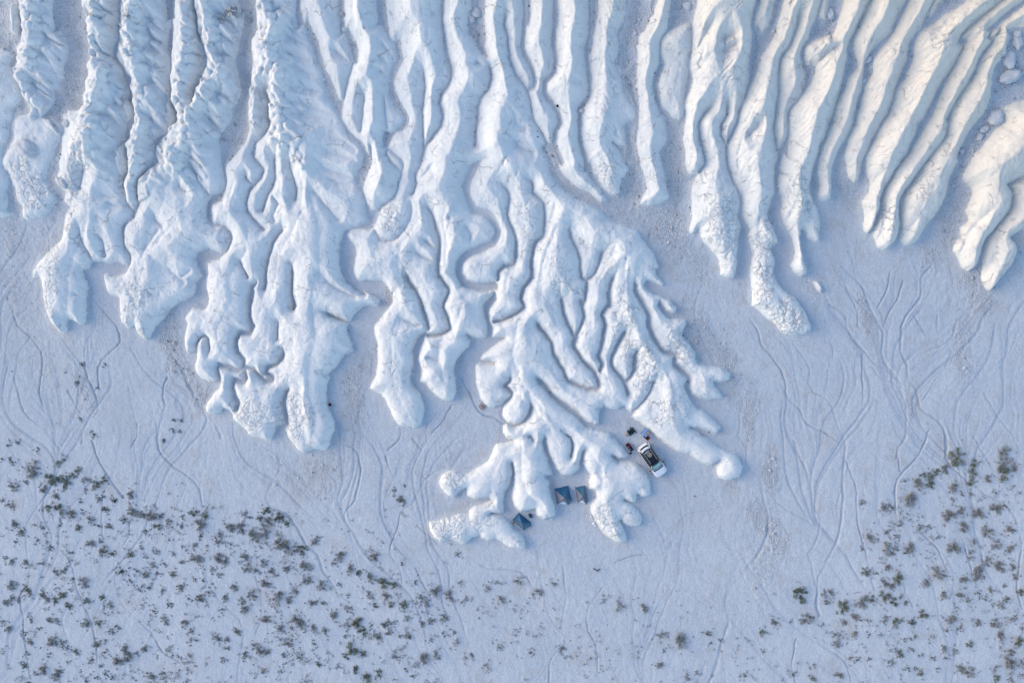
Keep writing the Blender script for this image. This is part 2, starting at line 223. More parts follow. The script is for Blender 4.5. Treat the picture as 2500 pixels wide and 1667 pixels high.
# gullies: half width, extra offset of the floor (0 = cut to the valley floor), path from head to mouth
GULLY = """
4 0 C 320,-20 310,200 350,450 390,650 400,780 300,920 280,1000 320,1100 310,1220 220,1330 140,1430 110,1560 H 720,130 690,230 650,310 660,400 620,480
3 0 C 135,600 140,900 120,1100 130,1300 130,1460
4 0 C 740,560 790,780 760,880 680,950 650,1030 640,1200 620,1400
3 0 C 930,60 910,250 950,400 960,560 1020,720 1120,880 1150,1030 1190,1150 1250,1250 1330,1400 1400,1568
5 0 C 1100,0 1090,250 1090,500 1150,600 1190,720 1180,840 1130,880
6 0 C 1390,0 1380,250 1370,420 1390,600 1380,700 1290,800 1280,900 1350,1000 1420,1100 1430,1180 1390,1260 1400,1400 1450,1568
6 0 C 1780,0 1730,300 1700,550 1720,900 1640,1050 1620,1200 1640,1400 I 680,100 700,250
3 2 C 2000,480 1950,600 2030,800 2100,950 2170,1130
2 8 C 1940,1200 1980,1300 2080,1380
2 8 C 1900,1320 1950,1420 2050,1480
2 12 C 980,1100 1020,1200 1110,1250
3 6 C 970,1330 1080,1440 1180,1480
2 12 C 1010,880 1090,940
2 8 C 610,590 650,650 730,670
2 10 C 1640,240 1680,380 1710,400
2 10 C 1600,760 1660,860 1700,900
9 0 H 1340,150 1200,260 1140,400 1150,540 1220,650 1320,660 1400,760 1430,850 1390,950 1300,1000 1150,1060 1070,1150 1060,1250 1110,1340 1250,1380 1400,1360
3 0 H 1460,350 1470,400 1550,490 1530,680 1570,800 1610,930 1610,1100 1590,1160 1500,1170 1440,1230 1430,1300
3 0 H 1660,310 1750,380 1770,480 1860,570 1880,700 1860,880 1800,950 1750,1100 1750,1280 1680,1380 1660,1500 N 1660,130 1690,200 1620,260 1480,320 1400,330
2 3 H 1940,550 1890,600 1875,680
3 0 H 750,560 820,740 870,930 860,1100 870,1280 960,1400 N 960,60 910,200 950,300 970,400 900,460 760,470
3 0 H 540,1180 560,1270 640,1400 N 700,150 740,280 760,400
4 6 H 600,480 620,700 540,860 430,940 300,920 250,830
2 8 H 1090,760 1190,880 1180,960
3 6 H 700,900 780,960 870,1040
3 6 H 620,1000 700,1080 820,1130
3 8 N 480,270 560,340 700,380
2 8 N 720,680 860,700
2 10 H 840,200 740,320 670,400
3 0 I 560,740 550,850 590,950 660,1100 650,1200 660,1290 720,1330 710,1420 680,1560 O 650,150 690,290 640,420 590,550
3 0 I 940,990 860,1060 840,1150 790,1240 720,1320
3 0 I 1010,1200 950,1290 920,1420 930,1560 O 910,60 930,160 850,280 880,370 850,560 820,660 870,740 840,800
4 0 I 1180,1250 1170,1330 1190,1450 O 1190,50 1230,150 1300,280 1310,380 1350,480 1450,620 1560,650 1540,740 1600,780 1680,880
3 0 O 460,40 480,200 520,350 590,480 580,560 670,700 790,830 840,960
3 0 O 270,285 235,330 270,400 370,520 400,640 480,780 530,900 620,930 720,970 830,970
5 0 O 200,820 290,930 420,1080 600,1210 720,1320 800,1350
3 0 O 1120,365 1050,470 960,640 960,760 1060,900 1110,1020
3 0 O 1230,570 1170,660 1160,800 1090,900
2 3 O 1370,820 1340,920 1310,1000 1220,1130 1140,1180
2 6 O 590,45 670,100
3 0 N 1730,1045 1745,1150 1690,1280 1590,1330 1520,1300
3 0 N 1560,800 1540,900 1500,940 1570,1010
4 0 P 1300,200 1280,310 1300,380 1350,470 1370,540
2 1 P 1440,180 1540,270 1560,350 1550,440
2 8 P 1230,320 1280,350
3 5 P 1110,280 1150,250 1180,300
2 10 P 1720,590 1800,600
2 0 G 850,430 780,560 760,650
3 0 B 600,800 590,880 620,1000 610,1120 640,1220 540,1320 480,1400 470,1500 G 690,0 680,150 770,260 740,340 640,450 600,580 610,660 720,780 770,830
2 2 G 610,260 610,340 690,410
3 0 G 930,60 880,150 880,330 850,420 780,560 760,650
3 2 G 1040,80 1030,200 1050,330 1090,450 1080,540
2 4 G 850,430 870,520 910,600 860,700 880,760
3 0 G 950,740 940,840 860,960 830,1060 790,1180 790,1300 780,1390
3 3 G 540,1080 560,1200 620,1280
4 0 G 760,1290 660,1370 640,1500 M 860,50 830,200 830,310 870,380 830,440 740,430 710,500 710,620 770,690 760,790 720,800 640,760 540,745 520,780 540,860 545,900
2 1 M 450,700 450,600 440,500 400,465 370,480 330,560 325,640
4 3 G 1040,1110 1040,1300 1050,1560 M 1240,80 1270,180 1250,210
4 5 M 1110,280 1090,400 1100,500
4 0 M 1200,590 1150,600 1140,680 1090,740 1000,770 990,830 1060,860 1040,910 980,900 900,840 870,790 800,780 770,800 790,880 770,915 680,885 660,960 680,1050 715,1120 700,1170
4 0 M 1260,925 1180,1010 1160,1100 1185,1250 1190,1300
2 7 G 1230,400 1300,520 1400,640 1500,750
3 8 G 1310,1250 1400,1340 1530,1430 1650,1480
6 5 M 1480,200 1600,270 1780,350
2 8 G 1310,70 1500,130 1680,200
3 5 G 1290,190 1350,260 1500,300 1640,340
2 6 G 1340,310 1450,370 1640,410
3 8 B 740,330 850,400 1050,490
2 9 B 780,260 880,330 1000,420
5 9 B 740,520 860,560 1030,590
5 9 B 820,620 950,700 1120,740
5 9 B 820,830 950,870 1150,900
4 9 B 800,960 1000,1040 1250,1110
4 10 B 800,1100 1000,1120 1250,1180
4 8 B 1120,1290 1300,1350 1450,1450
2 5 B 1220,460 1300,540 1400,620
2 6 B 640,20 760,90 880,160
2 3 B 1480,830 1530,920 1520,1100 1500,1270
2 6 B 1680,400 1750,490 1820,570
2 7 B 1650,520 1720,600 1790,660
2 7 B 1650,660 1700,720 1770,750
3 4 B 1680,840 1720,950 1740,1180 1760,1290
2 8 B 2150,130 2200,180 2260,200
2 9 B 2260,640 2300,720 2350,780
4 3 A 1880,0 1900,150 1920,350 1980,500 2000,700 1940,800 1890,870 1880,980
2 5 A 960,60 1040,130 1160,200
2 7 A 970,200 1050,250 1120,330
2 5 A 960,380 1000,500 1110,590
2 6 A 940,480 1000,600 1200,700
2 6 A 1120,800 1170,870 1270,890
2 6 A 1100,900 1140,1000 1240,1060
2 6 A 950,1100 1080,1130 1220,1260
2 8 A 1080,1420 1200,1540
2 8 F 970,480 1100,520 1180,530
2 8 F 1040,560 1120,600 1200,610
3 9 L 730,60 800,90 840,110
1 2 F 780,740 800,900 850,1010 900,1110
2 3 F 910,860 960,900 1000,960 1040,1080
2 1 F 870,210 825,260 780,440
2 4 A 400,280 450,340 540,420 640,470
2 4 A 300,730 340,820 460,900 550,960
2 8 A 360,500 480,560 640,620
2 8 A 440,640 560,700 630,760
2 5 A 1440,140 1480,240 1620,340
2 5 A 1420,240 1500,400 1620,450
2 6 A 1430,400 1500,500 1640,560
2 8 A 1400,620 1500,680 1640,700
2 7 A 1360,700 1480,800 1640,900
2 8 A 1340,1060 1480,1160 1600,1260
3 4 A 2050,60 2180,200 2330,340
2 5 A 2220,30 2300,110 2352,200
2 7 A 2080,320 2180,400 2290,450
2 7 A 2050,480 2150,550 2260,570
2 7 A 2060,840 2150,960 2330,940
3 1 A 1960,1040 2050,1200 2130,1290 2120,1400
1 2 F 1790,130 1880,300 1960,430 2040,520
2 4 F 1480,640 1500,740 1570,800
2 5 F 1730,330 1740,430 1790,480
3 8 F 1380,1060 1450,960 1540,840
3 10 F 1600,1150 1680,1250 1800,1330
2 8 F 1740,1300 1850,1220
3 0 D 960,950 880,1060 800,1170 800,1300 850,1450 J 250,50 280,160 270,210 220,280
3 1 D 1060,920 1070,1100 1010,1200 1010,1300 1040,1360
3 1 D 1750,50 1740,230 1660,450 1580,580 1560,700 1560,900 1530,1100 1520,1300 1540,1450
2 8 D 1380,1150 1340,1250 1280,1310
2 9 D 840,700 780,640 700,640
2 8 D 1160,350 1100,370 1040,390
2 8 D 1180,450 1100,480 1050,530
2 9 D 950,180 880,310 720,580
2 8 E 600,450 480,520 360,620
2 9 E 150,30 60,90 -20,180
""".strip().split('\n')

# crests: height in px, flags (b = beaded knobs, r = rills on the right flank, l = rills on the left flank)
CREST = """
45 b A 290,0 290,100 320,200 330,300 340,400 285,450 270,560 250,620 190,700 210,830 260,930 310,1000
16 - A 320,1050 300,1150 250,1380 F 230,200 280,450 300,640
30 - A 20,760 100,860 160,960
18 - A 0,1200 40,1300 F 20,250 50,400
60 b A 945,0 940,120 945,200 930,300 940,370 895,470 930,560 930,720 910,830 880,900 920,970 850,1040 870,1200 830,1230 780,1380 760,1540
42 - F 760,0 745,220 790,440 820,600 770,740 720,920 630,1120 605,1250 605,1560 L 605,250 595,400
30 - F 890,700 960,850 1060,1030 1180,1130
58 b A 1290,0 1290,120 1300,230 1310,330 1240,410 1290,480 1340,600 1330,690 1290,740 1310,860 1330,960 1350,1030 1320,1060 1330,1250 1280,1400 F 1320,200 1340,330
58 b A 1850,0 1860,150 1850,300 1830,380 1820,500 1810,640 1790,740 1720,870 1690,1000 1720,1100
60 b A 1925,0 1970,120 1960,200 2040,260 2040,460 2020,480 2100,600 2110,700 2010,740 2000,800 1970,880 1890,980 1800,1030 1720,1150 1740,1290 1700,1400 1690,1500 F 1700,80 1660,200 1600,290
34 - F 1640,290 1540,370 1560,480 1500,640 1420,760 1350,960 1330,1080
34 - F 1790,60 1800,160 1850,240 1900,300
40 - F 1730,550 1700,700 1560,820 1380,1040 1340,1180 1300,1380 L 1280,100 1240,350
30 - F 1390,1040 1540,1220 1480,1500 L 1480,200 1400,450
60 b B 590,0 630,100 610,300 600,350 630,470 600,600 520,760 480,800 450,900 440,1100 445,1220
40 - B 440,1220 430,1330 330,1480 G 560,100 470,200 440,330 400,480
62 b B 640,500 700,720 670,850 680,1000 700,1150 690,1230 740,1320 770,1450 G 960,0
45 - B 660,1230 580,1310 520,1450 G 720,80 620,200 540,300 520,450
42 - G 880,20 770,90 750,220 790,330 870,300
36 - G 820,380 720,480 660,600
46 - G 980,20 930,200 900,300 880,430 980,540 1000,590
50 - G 1110,100 1080,300 1110,420 1080,620 1060,760 1100,900
30 - G 780,620 780,800 830,840 900,780
44 - G 1100,640 1000,850 930,970 870,1120 830,1250 780,1480 M 940,100 880,250
50 - G 1160,430 1200,560 1280,800 1270,1000 1260,1250 M 1400,50 1400,300 1430,500 1380,700 1360,950 1380,1100 1420,1250 1400,1450
40 - G 560,760 580,1000 460,1150 400,1300 M 640,100 560,250 480,420 540,620 650,700
24 - M 300,250 260,400 240,600
26 - M 400,500 350,600 370,700 380,850
34 - G 880,1050 850,1300 M 950,0 930,170 1020,220 980,400 880,560 840,700 960,790 1010,870
24 - M 560,900 620,830 700,820
22 - M 530,980 480,1120
28 - M 760,950 760,1100 850,1300
30 - M 830,880 900,1100 1000,1300
34 - M 1100,780 1080,950 1100,1150 1050,1250
34 - M 1280,980 1260,1150 1300,1350 R 1880,60
44 - B 920,0 990,130 1060,260 1120,400 1180,480 1240,640 1310,820
56 - B 1450,0 1470,150 1540,260 1530,400 1490,520 1500,700 1540,850 1570,1150 1600,1350 G 1800,100 1850,300 1900,430
40 - B 1400,20 1390,180 1440,330
30 - B 1780,1000 1850,1150
50 - C 100,0 150,200 170,350 140,480 150,600 170,900 180,1100 170,1250
36 - C 100,600 60,750 30,1000 20,1300
50 - C 370,0 380,200 440,400 500,550 620,650 770,760
48 - C 450,760 390,870 370,1000 370,1200 340,1400 H 930,0 920,250 880,440 940,560 900,700 930,900 920,1100 960,1300 1050,1450 N 1080,100 1060,280 980,420 860,560 850,650 870,800 900,1000
30 - H 560,500 430,650 400,800
34 - H 960,700 1100,660 1300,780
26 - H 1500,1000 1300,1150 1180,1250
40 - H 660,560 640,750 560,900 490,960 470,1150 470,1350 N 450,50 470,250 400,500 420,750 400,900 500,1100 600,1300
32 - H 600,1150 700,1300 800,1500 N 800,100 850,300
30 - N 1080,100 1200,150 1280,400
54 - C 800,0 840,150 800,250 860,450 900,600 910,900 950,1010
54 - C 880,1050 850,1250 880,1450 H 1430,0 1480,120 1600,200
40 - H 1500,150 1420,280 1400,420 1480,620 1490,780 1470,950 1350,1100
40 - H 1620,250 1580,380 1680,560 1640,700 1720,850 1700,950 1650,1100 1560,1200 1500,1400 N 1560,50 1500,200
52 - I 0,160 80,260 380,520 680,700 760,800 930,930 1010,960 1080,1050 1130,1200 1150,1400 O 1180,100 1240,350 1340,550 1430,680 1560,950 1600,1150 1680,1300
34 - Q 1130,390 1300,500 1440,600 1490,740
48 - H 1980,560 1940,750 1880,900 1820,1100 1790,1250 1720,1400 N 1720,50 1720,200 1640,330 1600,480 1580,650 1620,800 1620,1000 1680,1120
50 - N 1750,1020 1790,1150 1760,1250 1700,1330 P 1130,150 1060,280 1080,450 1080,700 1150,850 1280,950
36 - P 1000,330 900,420 820,600 780,750 830,860
26 - P 830,890 720,960 680,1080 800,1180 1000,1270
26 - P 680,1080 450,1120 260,1150
26 - P 430,690 600,620
46 - P 1200,30 1330,150 1500,180 1650,330 1750,430 1850,600 1850,800 1850,950 1930,1150
34 - P 1350,200 1420,350 1500,560
34 - P 1900,600 2100,650 2250,760
38 - P 1650,200 1850,290 2000,400 2080,450
28 - P 1950,900 2100,1000 2180,1080
26 - N 1300,800 1380,950 1400,1080
24 - P 980,20 930,120
42 - I 430,800 300,1150 280,1400 O 300,100 400,200 430,400 560,700 750,930
40 - O 180,400 350,700 450,900 700,1100 800,1280
46 - O 50,850 200,1060 400,1280 560,1370
36 - I 620,800 760,1050 740,1250
30 - O 560,100 600,300 590,450
38 - I 1000,1000 850,1300 800,1500 O 780,100 770,400 740,640
38 - I 1100,1100 1080,1400 O 1050,150 1010,300 920,600 900,800 1000,1050
28 - O 1150,450 1060,650 1060,800
28 - O 1260,700 1180,950 1130,1150
36 - O 1450,850 1400,1000 1350,1200
30 - I 1250,1180 1290,1400 O 1280,80 1450,180
34 - O 1350,350 1500,500 1650,700 1850,900 1950,1020
18 - O 1850,850 2050,860
24 - Q 1150,250 1250,320 1370,390
42 - C 1000,60 980,250 1010,450 1010,600 1100,750 1150,850
48 - C 1240,0 1230,150 1240,300 1210,450 1260,600 1310,720 1250,850 1290,1000 1340,1180
52 - C 1570,0 1580,200 1580,450 1510,650 1530,850 1520,1000 1540,1250 1530,1500 I 560,150 640,330
50 r C 1850,0 1860,300 1850,550 1840,800 1810,1050 1830,1250 1860,1500 I 850,80 950,250 1000,400
30 - C 2000,900 2060,1050 2130,1120
50 - D 430,50 400,200 350,400 320,650 290,850 300,1100 290,1300 330,1500 I 1330,300 1350,450
24 - D 560,500 620,700 560,950
60 l D 1010,0 990,200 940,380 940,550 890,750 830,1000 750,1200 740,1500 J 190,60 180,200
60 l D 1310,0 1270,120 1240,300 1230,500 1200,750 1180,950 1130,1100 1090,1250
50 - D 1010,1050 950,1250 980,1450 J 420,0 430,200 480,400 500,560 540,800 540,1100 520,1200
60 l D 1720,100 1680,260 1620,430 1550,600 1510,800 1480,1000 1470,1200 1450,1500 J 850,0 860,200 880,330 850,480 830,650 880,780
42 - J 830,700 830,880 880,1100 930,1300 1020,1450 U 400,300 480,400 560,500
50 l D 1900,0 1850,200 1770,400 1740,550 1740,800 1690,1000 1610,1200
62 l D 2350,100 2250,220 2200,400 2170,550 2120,800 2050,950 1990,1080 1960,1250 1880,1450 J 1320,0 1280,150 1250,400 1230,540 1150,700 1160,900 1160,1200
28 - J 1270,560 1320,700 1330,900
56 l E 1040,0 960,150 880,300 860,450 800,600 770,800 700,1000 600,1250 500,1500 K 500,0 470,250 450,500
54 l E 1390,50 1300,250 1200,420 1120,650 1080,850 1020,1050 900,1250 800,1450 K 800,50 720,250
62 l E 1930,0 1870,150 1740,400 1600,620 1450,850 1380,1050 1290,1200 1220,1350 1150,1500 K 1200,50 1100,200 950,400 880,550 860,800
60 l E 2170,50 2110,200 2050,370 1940,500 1850,680 1740,880 1600,1050 1530,1250 1400,1450 K 1480,0 1320,180 1180,400 1110,560 1100,750 1030,950
52 - E 2340,100 2150,400 2050,620 1990,850 1900,1080 1780,1250 1700,1450 K 1730,50 1600,300 1500,500 1400,700 1280,880
62 - K 2700,-250 2300,60 2200,300 2170,550 2050,700 1930,850 1850,1050 1800,1180
50 - K 2352,450 2300,650 2200,900 2150,1080 2080,1250 2020,1370
""".strip().split('\n')

# small stream channels on the plain: half width, path
CHANNEL = """
4 U 860,0 960,100 1040,180 1070,320 1130,430 1190,540 1190,680 1230,820 1320,920 1360,1060 1380,1200 1380,1400 1320,1480 1300,1566
3 U 1350,130 1310,280 1230,400 1200,500
4 U 1590,0 1510,100 1500,250 1400,390 1350,520 1340,680 1390,800 1410,940 1480,1010 1490,1160 1640,1260 1710,1400 1710,1566
2 U 890,180 950,300 990,400 1000,500
3 U 760,310 880,390 910,500 940,580 1030,680 1110,790 1220,840 1310,930
2 U 1110,830 1160,910 1280,960 1350,1060
3 U 100,420 160,520 210,660 320,790 390,940 420,1080 520,1190 580,1290 700,1350 810,1430 870,1440
3 U 450,640 560,760 600,860 580,960 620,1040 740,1090 780,1180 830,1310 880,1440 880,1566
2 U 500,660 640,670 760,740 750,860 730,1050
2 U 720,440 750,600 790,700 780,760
3 U 1950,380 1800,450 1760,600 1600,680 1450,710 1390,760
2 U 1250,50 1220,200 1150,340
3 U 1870,750 1960,900 2050,1080 2140,1240 2250,1380 2330,1566
2 U 1650,400 1640,550
2 U 1450,400 1540,560
2 U 1020,720 1030,900 1020,1150
3 U 230,1150 350,1260 440,1400 530,1566
2 U 1760,700 1700,850 1620,950 1530,1090
5 Q 1600,30 1620,150 1590,260 1600,350 1580,450 1660,560 1650,700 1720,800 1800,920 1830,1050 1860,1200 1850,1400 1780,1560 T 590,840 470,970 430,1060 450,1180 420,1300 380,1450 340,1568
4 T 820,0 890,150 940,260 970,400 1020,550 1000,670 960,750
4 T 1160,0 1180,80 1160,300 1160,500 1120,700 1060,830 1010,920 1000,1050 1020,1150
2 T 1540,50 1500,130 1520,260
3 T 1180,190 1240,350 1250,520 1290,700 1330,850 1360,1000
3 T 960,750 940,770 980,880 990,960
3 T 700,380 820,500 950,560
3 T 1700,0 1640,150 1530,270 1490,350 1490,500 1520,650 1500,800 1540,950 1600,1100
3 T 1790,0 1810,180 1900,280 2050,400 2170,470 2250,580 2270,750 2240,950 2270,1110
2 T 1970,20 2030,130 2100,240
2 T 1100,1370 1180,1450 1220,1568
2 T 880,1290 840,1450 870,1568
2 T 1650,640 1740,720 1810,860
2 T 1880,620 1950,800 1970,900
2 T 580,350 490,440 350,490 180,530 140,640 60,740 0,770
3 L 130,230 160,370 280,480 380,620 400,750 380,1000 420,1180 500,1280 510,1470 570,1540
3 L 880,0 880,200 920,330 900,430 830,530 810,700 830,860 900,1020 930,1130 900,1250 800,1350 780,1500
3 L 880,100 950,180 1060,300 1130,400 1140,520 1070,620 970,720 940,830 940,960 900,1000
2 L 130,850 180,1050 240,1200 330,1310
2 L 960,480 970,620
5 L 1640,650 1720,760 1780,900 1850,1020 1960,1180 2060,1300 2110,1450
3 L 1590,850 1560,1050 1590,1120 1530,1300 1500,1450
2 L 1450,1180 1500,1320 1490,1500
2 L 650,980 720,1130 780,1230
2 L 470,1060 560,1200 620,1340
2 L 1320,1300 1310,1450 1260,1540
3 R 570,60 620,200 680,300 740,380 760,420
2 R 330,330 250,450 180,560 160,700 180,850 170,950 120,1030 140,1150 150,1300 170,1420 200,1540
2 R 320,520 360,620 380,730 440,820 460,950 500,1050 540,1130 580,1240 600,1400 620,1540
2 R 630,430 630,600 650,690 700,760 750,840
2 R 800,560 800,650 750,760 750,850 720,900 720,1000 760,1090 850,1170 940,1260 1010,1370 1120,1440
3 R 970,0 980,120 1070,220 1180,300 1240,360 1250,480
4 R 1620,90 1720,160 1740,220 1690,320 1650,430 1680,490 1770,520 1850,620 1900,710 1970,780 2010,890 2080,970 2110,1040
3 R 2100,60 2220,130 2230,280 2200,430 2140,520 2170,630 2200,760 2220,850
2 R 1590,900 1620,1030 1630,1150 1590,1250
2 S 360,160 400,270 480,350 520,300
3 P 640,560 450,550 300,560 160,650 80,800 0,910
2 S 600,330 540,440 460,500 420,640 390,760 450,860 460,960 440,1060
2 S 560,590 620,650 680,700
3 S 1460,840 1470,950 1480,1080 1450,1220 1470,1330 1380,1420 1370,1568
2 S 1700,980 1620,1100 1610,1230 1660,1350 1670,1500
2 S 540,850 600,970 650,1060
2 S 1340,1230 1370,1370 1430,1340
2 S 2190,550 2150,680 2080,760 1900,780 1780,820
2 S 900,800 1000,860 1200,880 1260,960
3 N 1090,870 1180,1050 1250,1200 1420,1270 1480,1310
2 N 1000,1130 900,1300 800,1400
3 N 500,1350 490,1460 380,1560
3 N 620,1450 700,1560
2 N 760,1290 740,1480
2 N 30,1000 60,1200 160,1400 250,1560
""".strip().split('\n')

# stony patches: x, y (photograph px), radius x, radius y, rotation, strength
GRAVEL = [(150,610,60,120,.5,1),(40,700,60,90,0,.6),(415,830,32,130,-.1,1.3),(470,930,35,120,-.5,1),(205,950,30,90,-.5,.9),(100,870,40,110,-.3,.5),(30,560,40,100,0,.8),
 (860,960,45,150,.1,.8),(790,1150,70,90,.4,.8),(690,1150,60,90,0,.5),(960,720,30,50,.5,1.2),(930,830,20,50,.4,1),(1110,860,30,60,.3,.8),(1060,720,20,40,0,1),
 (1560,480,60,130,-.5,1),(1640,560,60,110,-.5,1.2),(1590,460,50,80,0,.8),(1640,430,50,120,0,1.3),(1700,650,50,110,-.4,.8),(1690,800,55,110,-.5,1.1),(1780,900,35,110,-.3,1.2),(1830,1010,22,100,0,1.1),
 (1880,1290,40,110,-.6,1.1),(1860,1380,60,120,0,.7),(1990,700,40,60,0,.6),(2110,760,20,90,-.2,.9),(2270,620,60,60,0,.8),(2390,700,70,90,0,1.1),(2470,600,50,90,0,1.1),(2350,850,35,120,0,.8),(2330,540,45,110,.5,1.1),(2390,340,60,150,.5,1.4),(2470,120,50,110,.3,1.4),
 (2060,450,60,60,0,.8),(1610,1250,60,60,0,.25),(1780,1170,40,30,0,.8),(1010,1170,50,100,.3,.4),(1100,1110,40,70,.2,.5),(60,760,90,90,0,.4),(1880,1150,30,70,0,1),(2080,870,20,60,0,.5),(2220,990,16,50,-.2,.8)]
# warm grey-brown silt patches (same fields)
SILT = [(2235,975,14,50,-.15,1.4),(2125,800,18,70,-.2,1),(2370,780,24,50,.6,.9),(2300,1080,24,50,-.1,1.),(760,1160,95,50,-.5,1.0),(690,1190,40,40,0,.6),(1000,740,45,28,.2,1.2),(500,620,22,30,0,.5),(1700,1240,160,60,.2,.45),(120,900,60,120,-.4,.5),
 (1110,880,40,60,.2,.4),(40,800,60,120,0,.5),(860,1010,40,150,.1,.5),(290,1010,50,90,-.5,.5),(1240,1480,160,60,0,.25),(1350,1560,200,80,0,.2),(1440,1400,6,16,0,1.2),(2420,760,50,70,0,.5),(1120,1240,60,14,-.3,1.),(1600,640,60,90,-.4,.4),(2050,560,60,80,0,.5),(1870,1150,20,60,0,.5)]
# crazed, crumbling chalk (same fields)
CRAZE = [(90,470,50,70,0,1),(60,420,40,70,0,.8),(185,480,30,120,0,1),(140,660,24,100,0,1),(130,750,20,60,0,1),(340,730,50,90,0,.6),(330,590,40,90,0,.4),(620,1010,60,60,0,1.1),(720,1020,55,80,0,1.1),(560,800,60,100,0,.35),(700,850,50,120,0,.5),
 (960,540,36,50,0,1),(1100,560,40,60,0,.5),(990,680,30,90,0,.6),(1120,750,25,40,0,.5),(960,900,40,60,0,.3),(1090,1280,60,40,.1,1.4),(1180,1270,50,30,0,.9),(1260,1320,40,30,0,.6),(1110,1170,34,34,0,1),(1480,1270,40,70,-.3,1),
 (1300,560,60,140,0,.5),(1370,680,50,90,0,.6),(1480,640,50,120,0,.5),(1520,800,50,130,0,.7),(1570,900,50,100,0,.8),(1660,840,40,60,-.5,.8),(1620,1000,80,60,-.6,.7),(1720,960,60,50,0,.5),(1640,830,30,60,0,.7),(1770,560,50,110,-.2,1.2),(1860,640,30,150,0,1.3),(1920,780,45,60,-.5,1.5),
 (1950,480,40,90,0,.8),(1990,560,20,50,0,.6),(2160,540,24,60,0,.8),(2240,470,40,80,.3,.5),(2440,650,30,60,.3,.5),(1480,420,40,60,0,.7),(1590,430,30,60,0,.6),(1370,640,50,60,0,.5),(1700,420,40,60,0,.6),(220,400,24,50,0,1),(900,1020,50,40,0,.5)]

# ---------------------------------------------------------------- noise
_TAB = {}
def vnoise(x, y, seed, period=256):
    if seed not in _TAB: _TAB[seed] = np.random.RandomState(seed).rand(period, period)
    rg = _TAB[seed]
    xi = np.floor(x).astype(int); yi = np.floor(y).astype(int)
    fx = x - xi; fy = y - yi
    fx = fx*fx*fx*(fx*(fx*6-15)+10); fy = fy*fy*fy*(fy*(fy*6-15)+10)
    a = rg[yi % period, xi % period]; b = rg[yi % period, (xi+1) % period]
    c = rg[(yi+1) % period, xi % period]; d = rg[(yi+1) % period, (xi+1) % period]
    return ((a*(1-fx)+b*fx)*(1-fy) + (c*(1-fx)+d*fx)*fy)*2-1
def fbm(x, y, seed, octv=4, gain=.5):
    s = 0; a = 1; t = 0
    for o in range(octv):
        s = s + a*vnoise(x*2**o + 17.3*o, y*2**o + 5.1*o, seed+o); t += a; a *= gain
    return s/t
def sstep(a, b, x):
    t = np.clip((x-a)/(b-a), 0, 1); return t*t*(3-2*t)

def base_z(X, Y):
    """height of the valley floors: flat plain, rising as a concave slope towards the north"""
    t = np.maximum(Y + 19.0 + 3.5*np.sin(X*0.045+1.0), 0.0)
    return 0.0034*t*t/(1+t*0.004)

def to_world(p, hz=0.0):
    z = np.zeros(len(p)); X = Y = None
    for _ in range(5):
        f = (CAMH - z)/CAMH*PX
        X = (p[:,0]-1250)*f; Y = (833.5-p[:,1])*f
        z = base_z(X, Y) + hz
    return np.stack([X, Y], 1)

def ext_poly(p):
    q = p.copy()
    for i in range(len(q)):
        if q[i,1] <= 3: q[i] = (q[i,0] + lean(q[i,0])*330, -330)
        if q[i,0] >= 2498.5: q[i,0] += 300
        if q[i,0] <= 0.5: q[i,0] -= 300
    return q
def ext_line(p):
    if p[0,1] < 30 and (p[0,1] < p[1,1]):
        x = p[0,0]; up = 330
        p = np.vstack([[x + lean(x)*up*1.0 + (0 if x > 1500 else 0), p[0,1]-up], p])
    return p

def densify(p, step=14.0):
    """Catmull-Rom through the points so that traced lines curve instead of kinking"""
    if len(p) < 3: return p
    P = np.vstack([2*p[0]-p[1], p, 2*p[-1]-p[-2]]); out = []
    for i in range(1, len(P)-2):
        n = max(1, int(np.hypot(*(P[i+1]-P[i]))/step))
        if n > 12: n = 12
        for k in range(n):
            t = k/n; a, b, c, d = P[i-1], P[i], P[i+1], P[i+2]
            out.append(0.5*((2*b)+(-a+c)*t+(2*a-5*b+4*c-d)*t*t+(-a+3*b-3*c+d)*t**3))
    out.append(p[-1])
    return np.array(out)

class Field: pass

def blobs(Xp, Yp, lst, seed, scale=22.0):
    m = np.zeros(Xp.shape, np.float32)
    n = fbm(Xp/scale, Yp/scale, seed, 4, .6)
    for (x, y, rx, ry, rot, s) in lst:
        c, sn = math.cos(rot), math.sin(rot)
        dx, dy = Xp-x, Yp-y
        u = (dx*c+dy*sn)/rx; v = (-dx*sn+dy*c)/ry
        m = np.maximum(m, s*np.clip(1.25-np.sqrt(u*u+v*v)+.55*n, 0, 1))
    return np.clip(m, 0, 1.6)

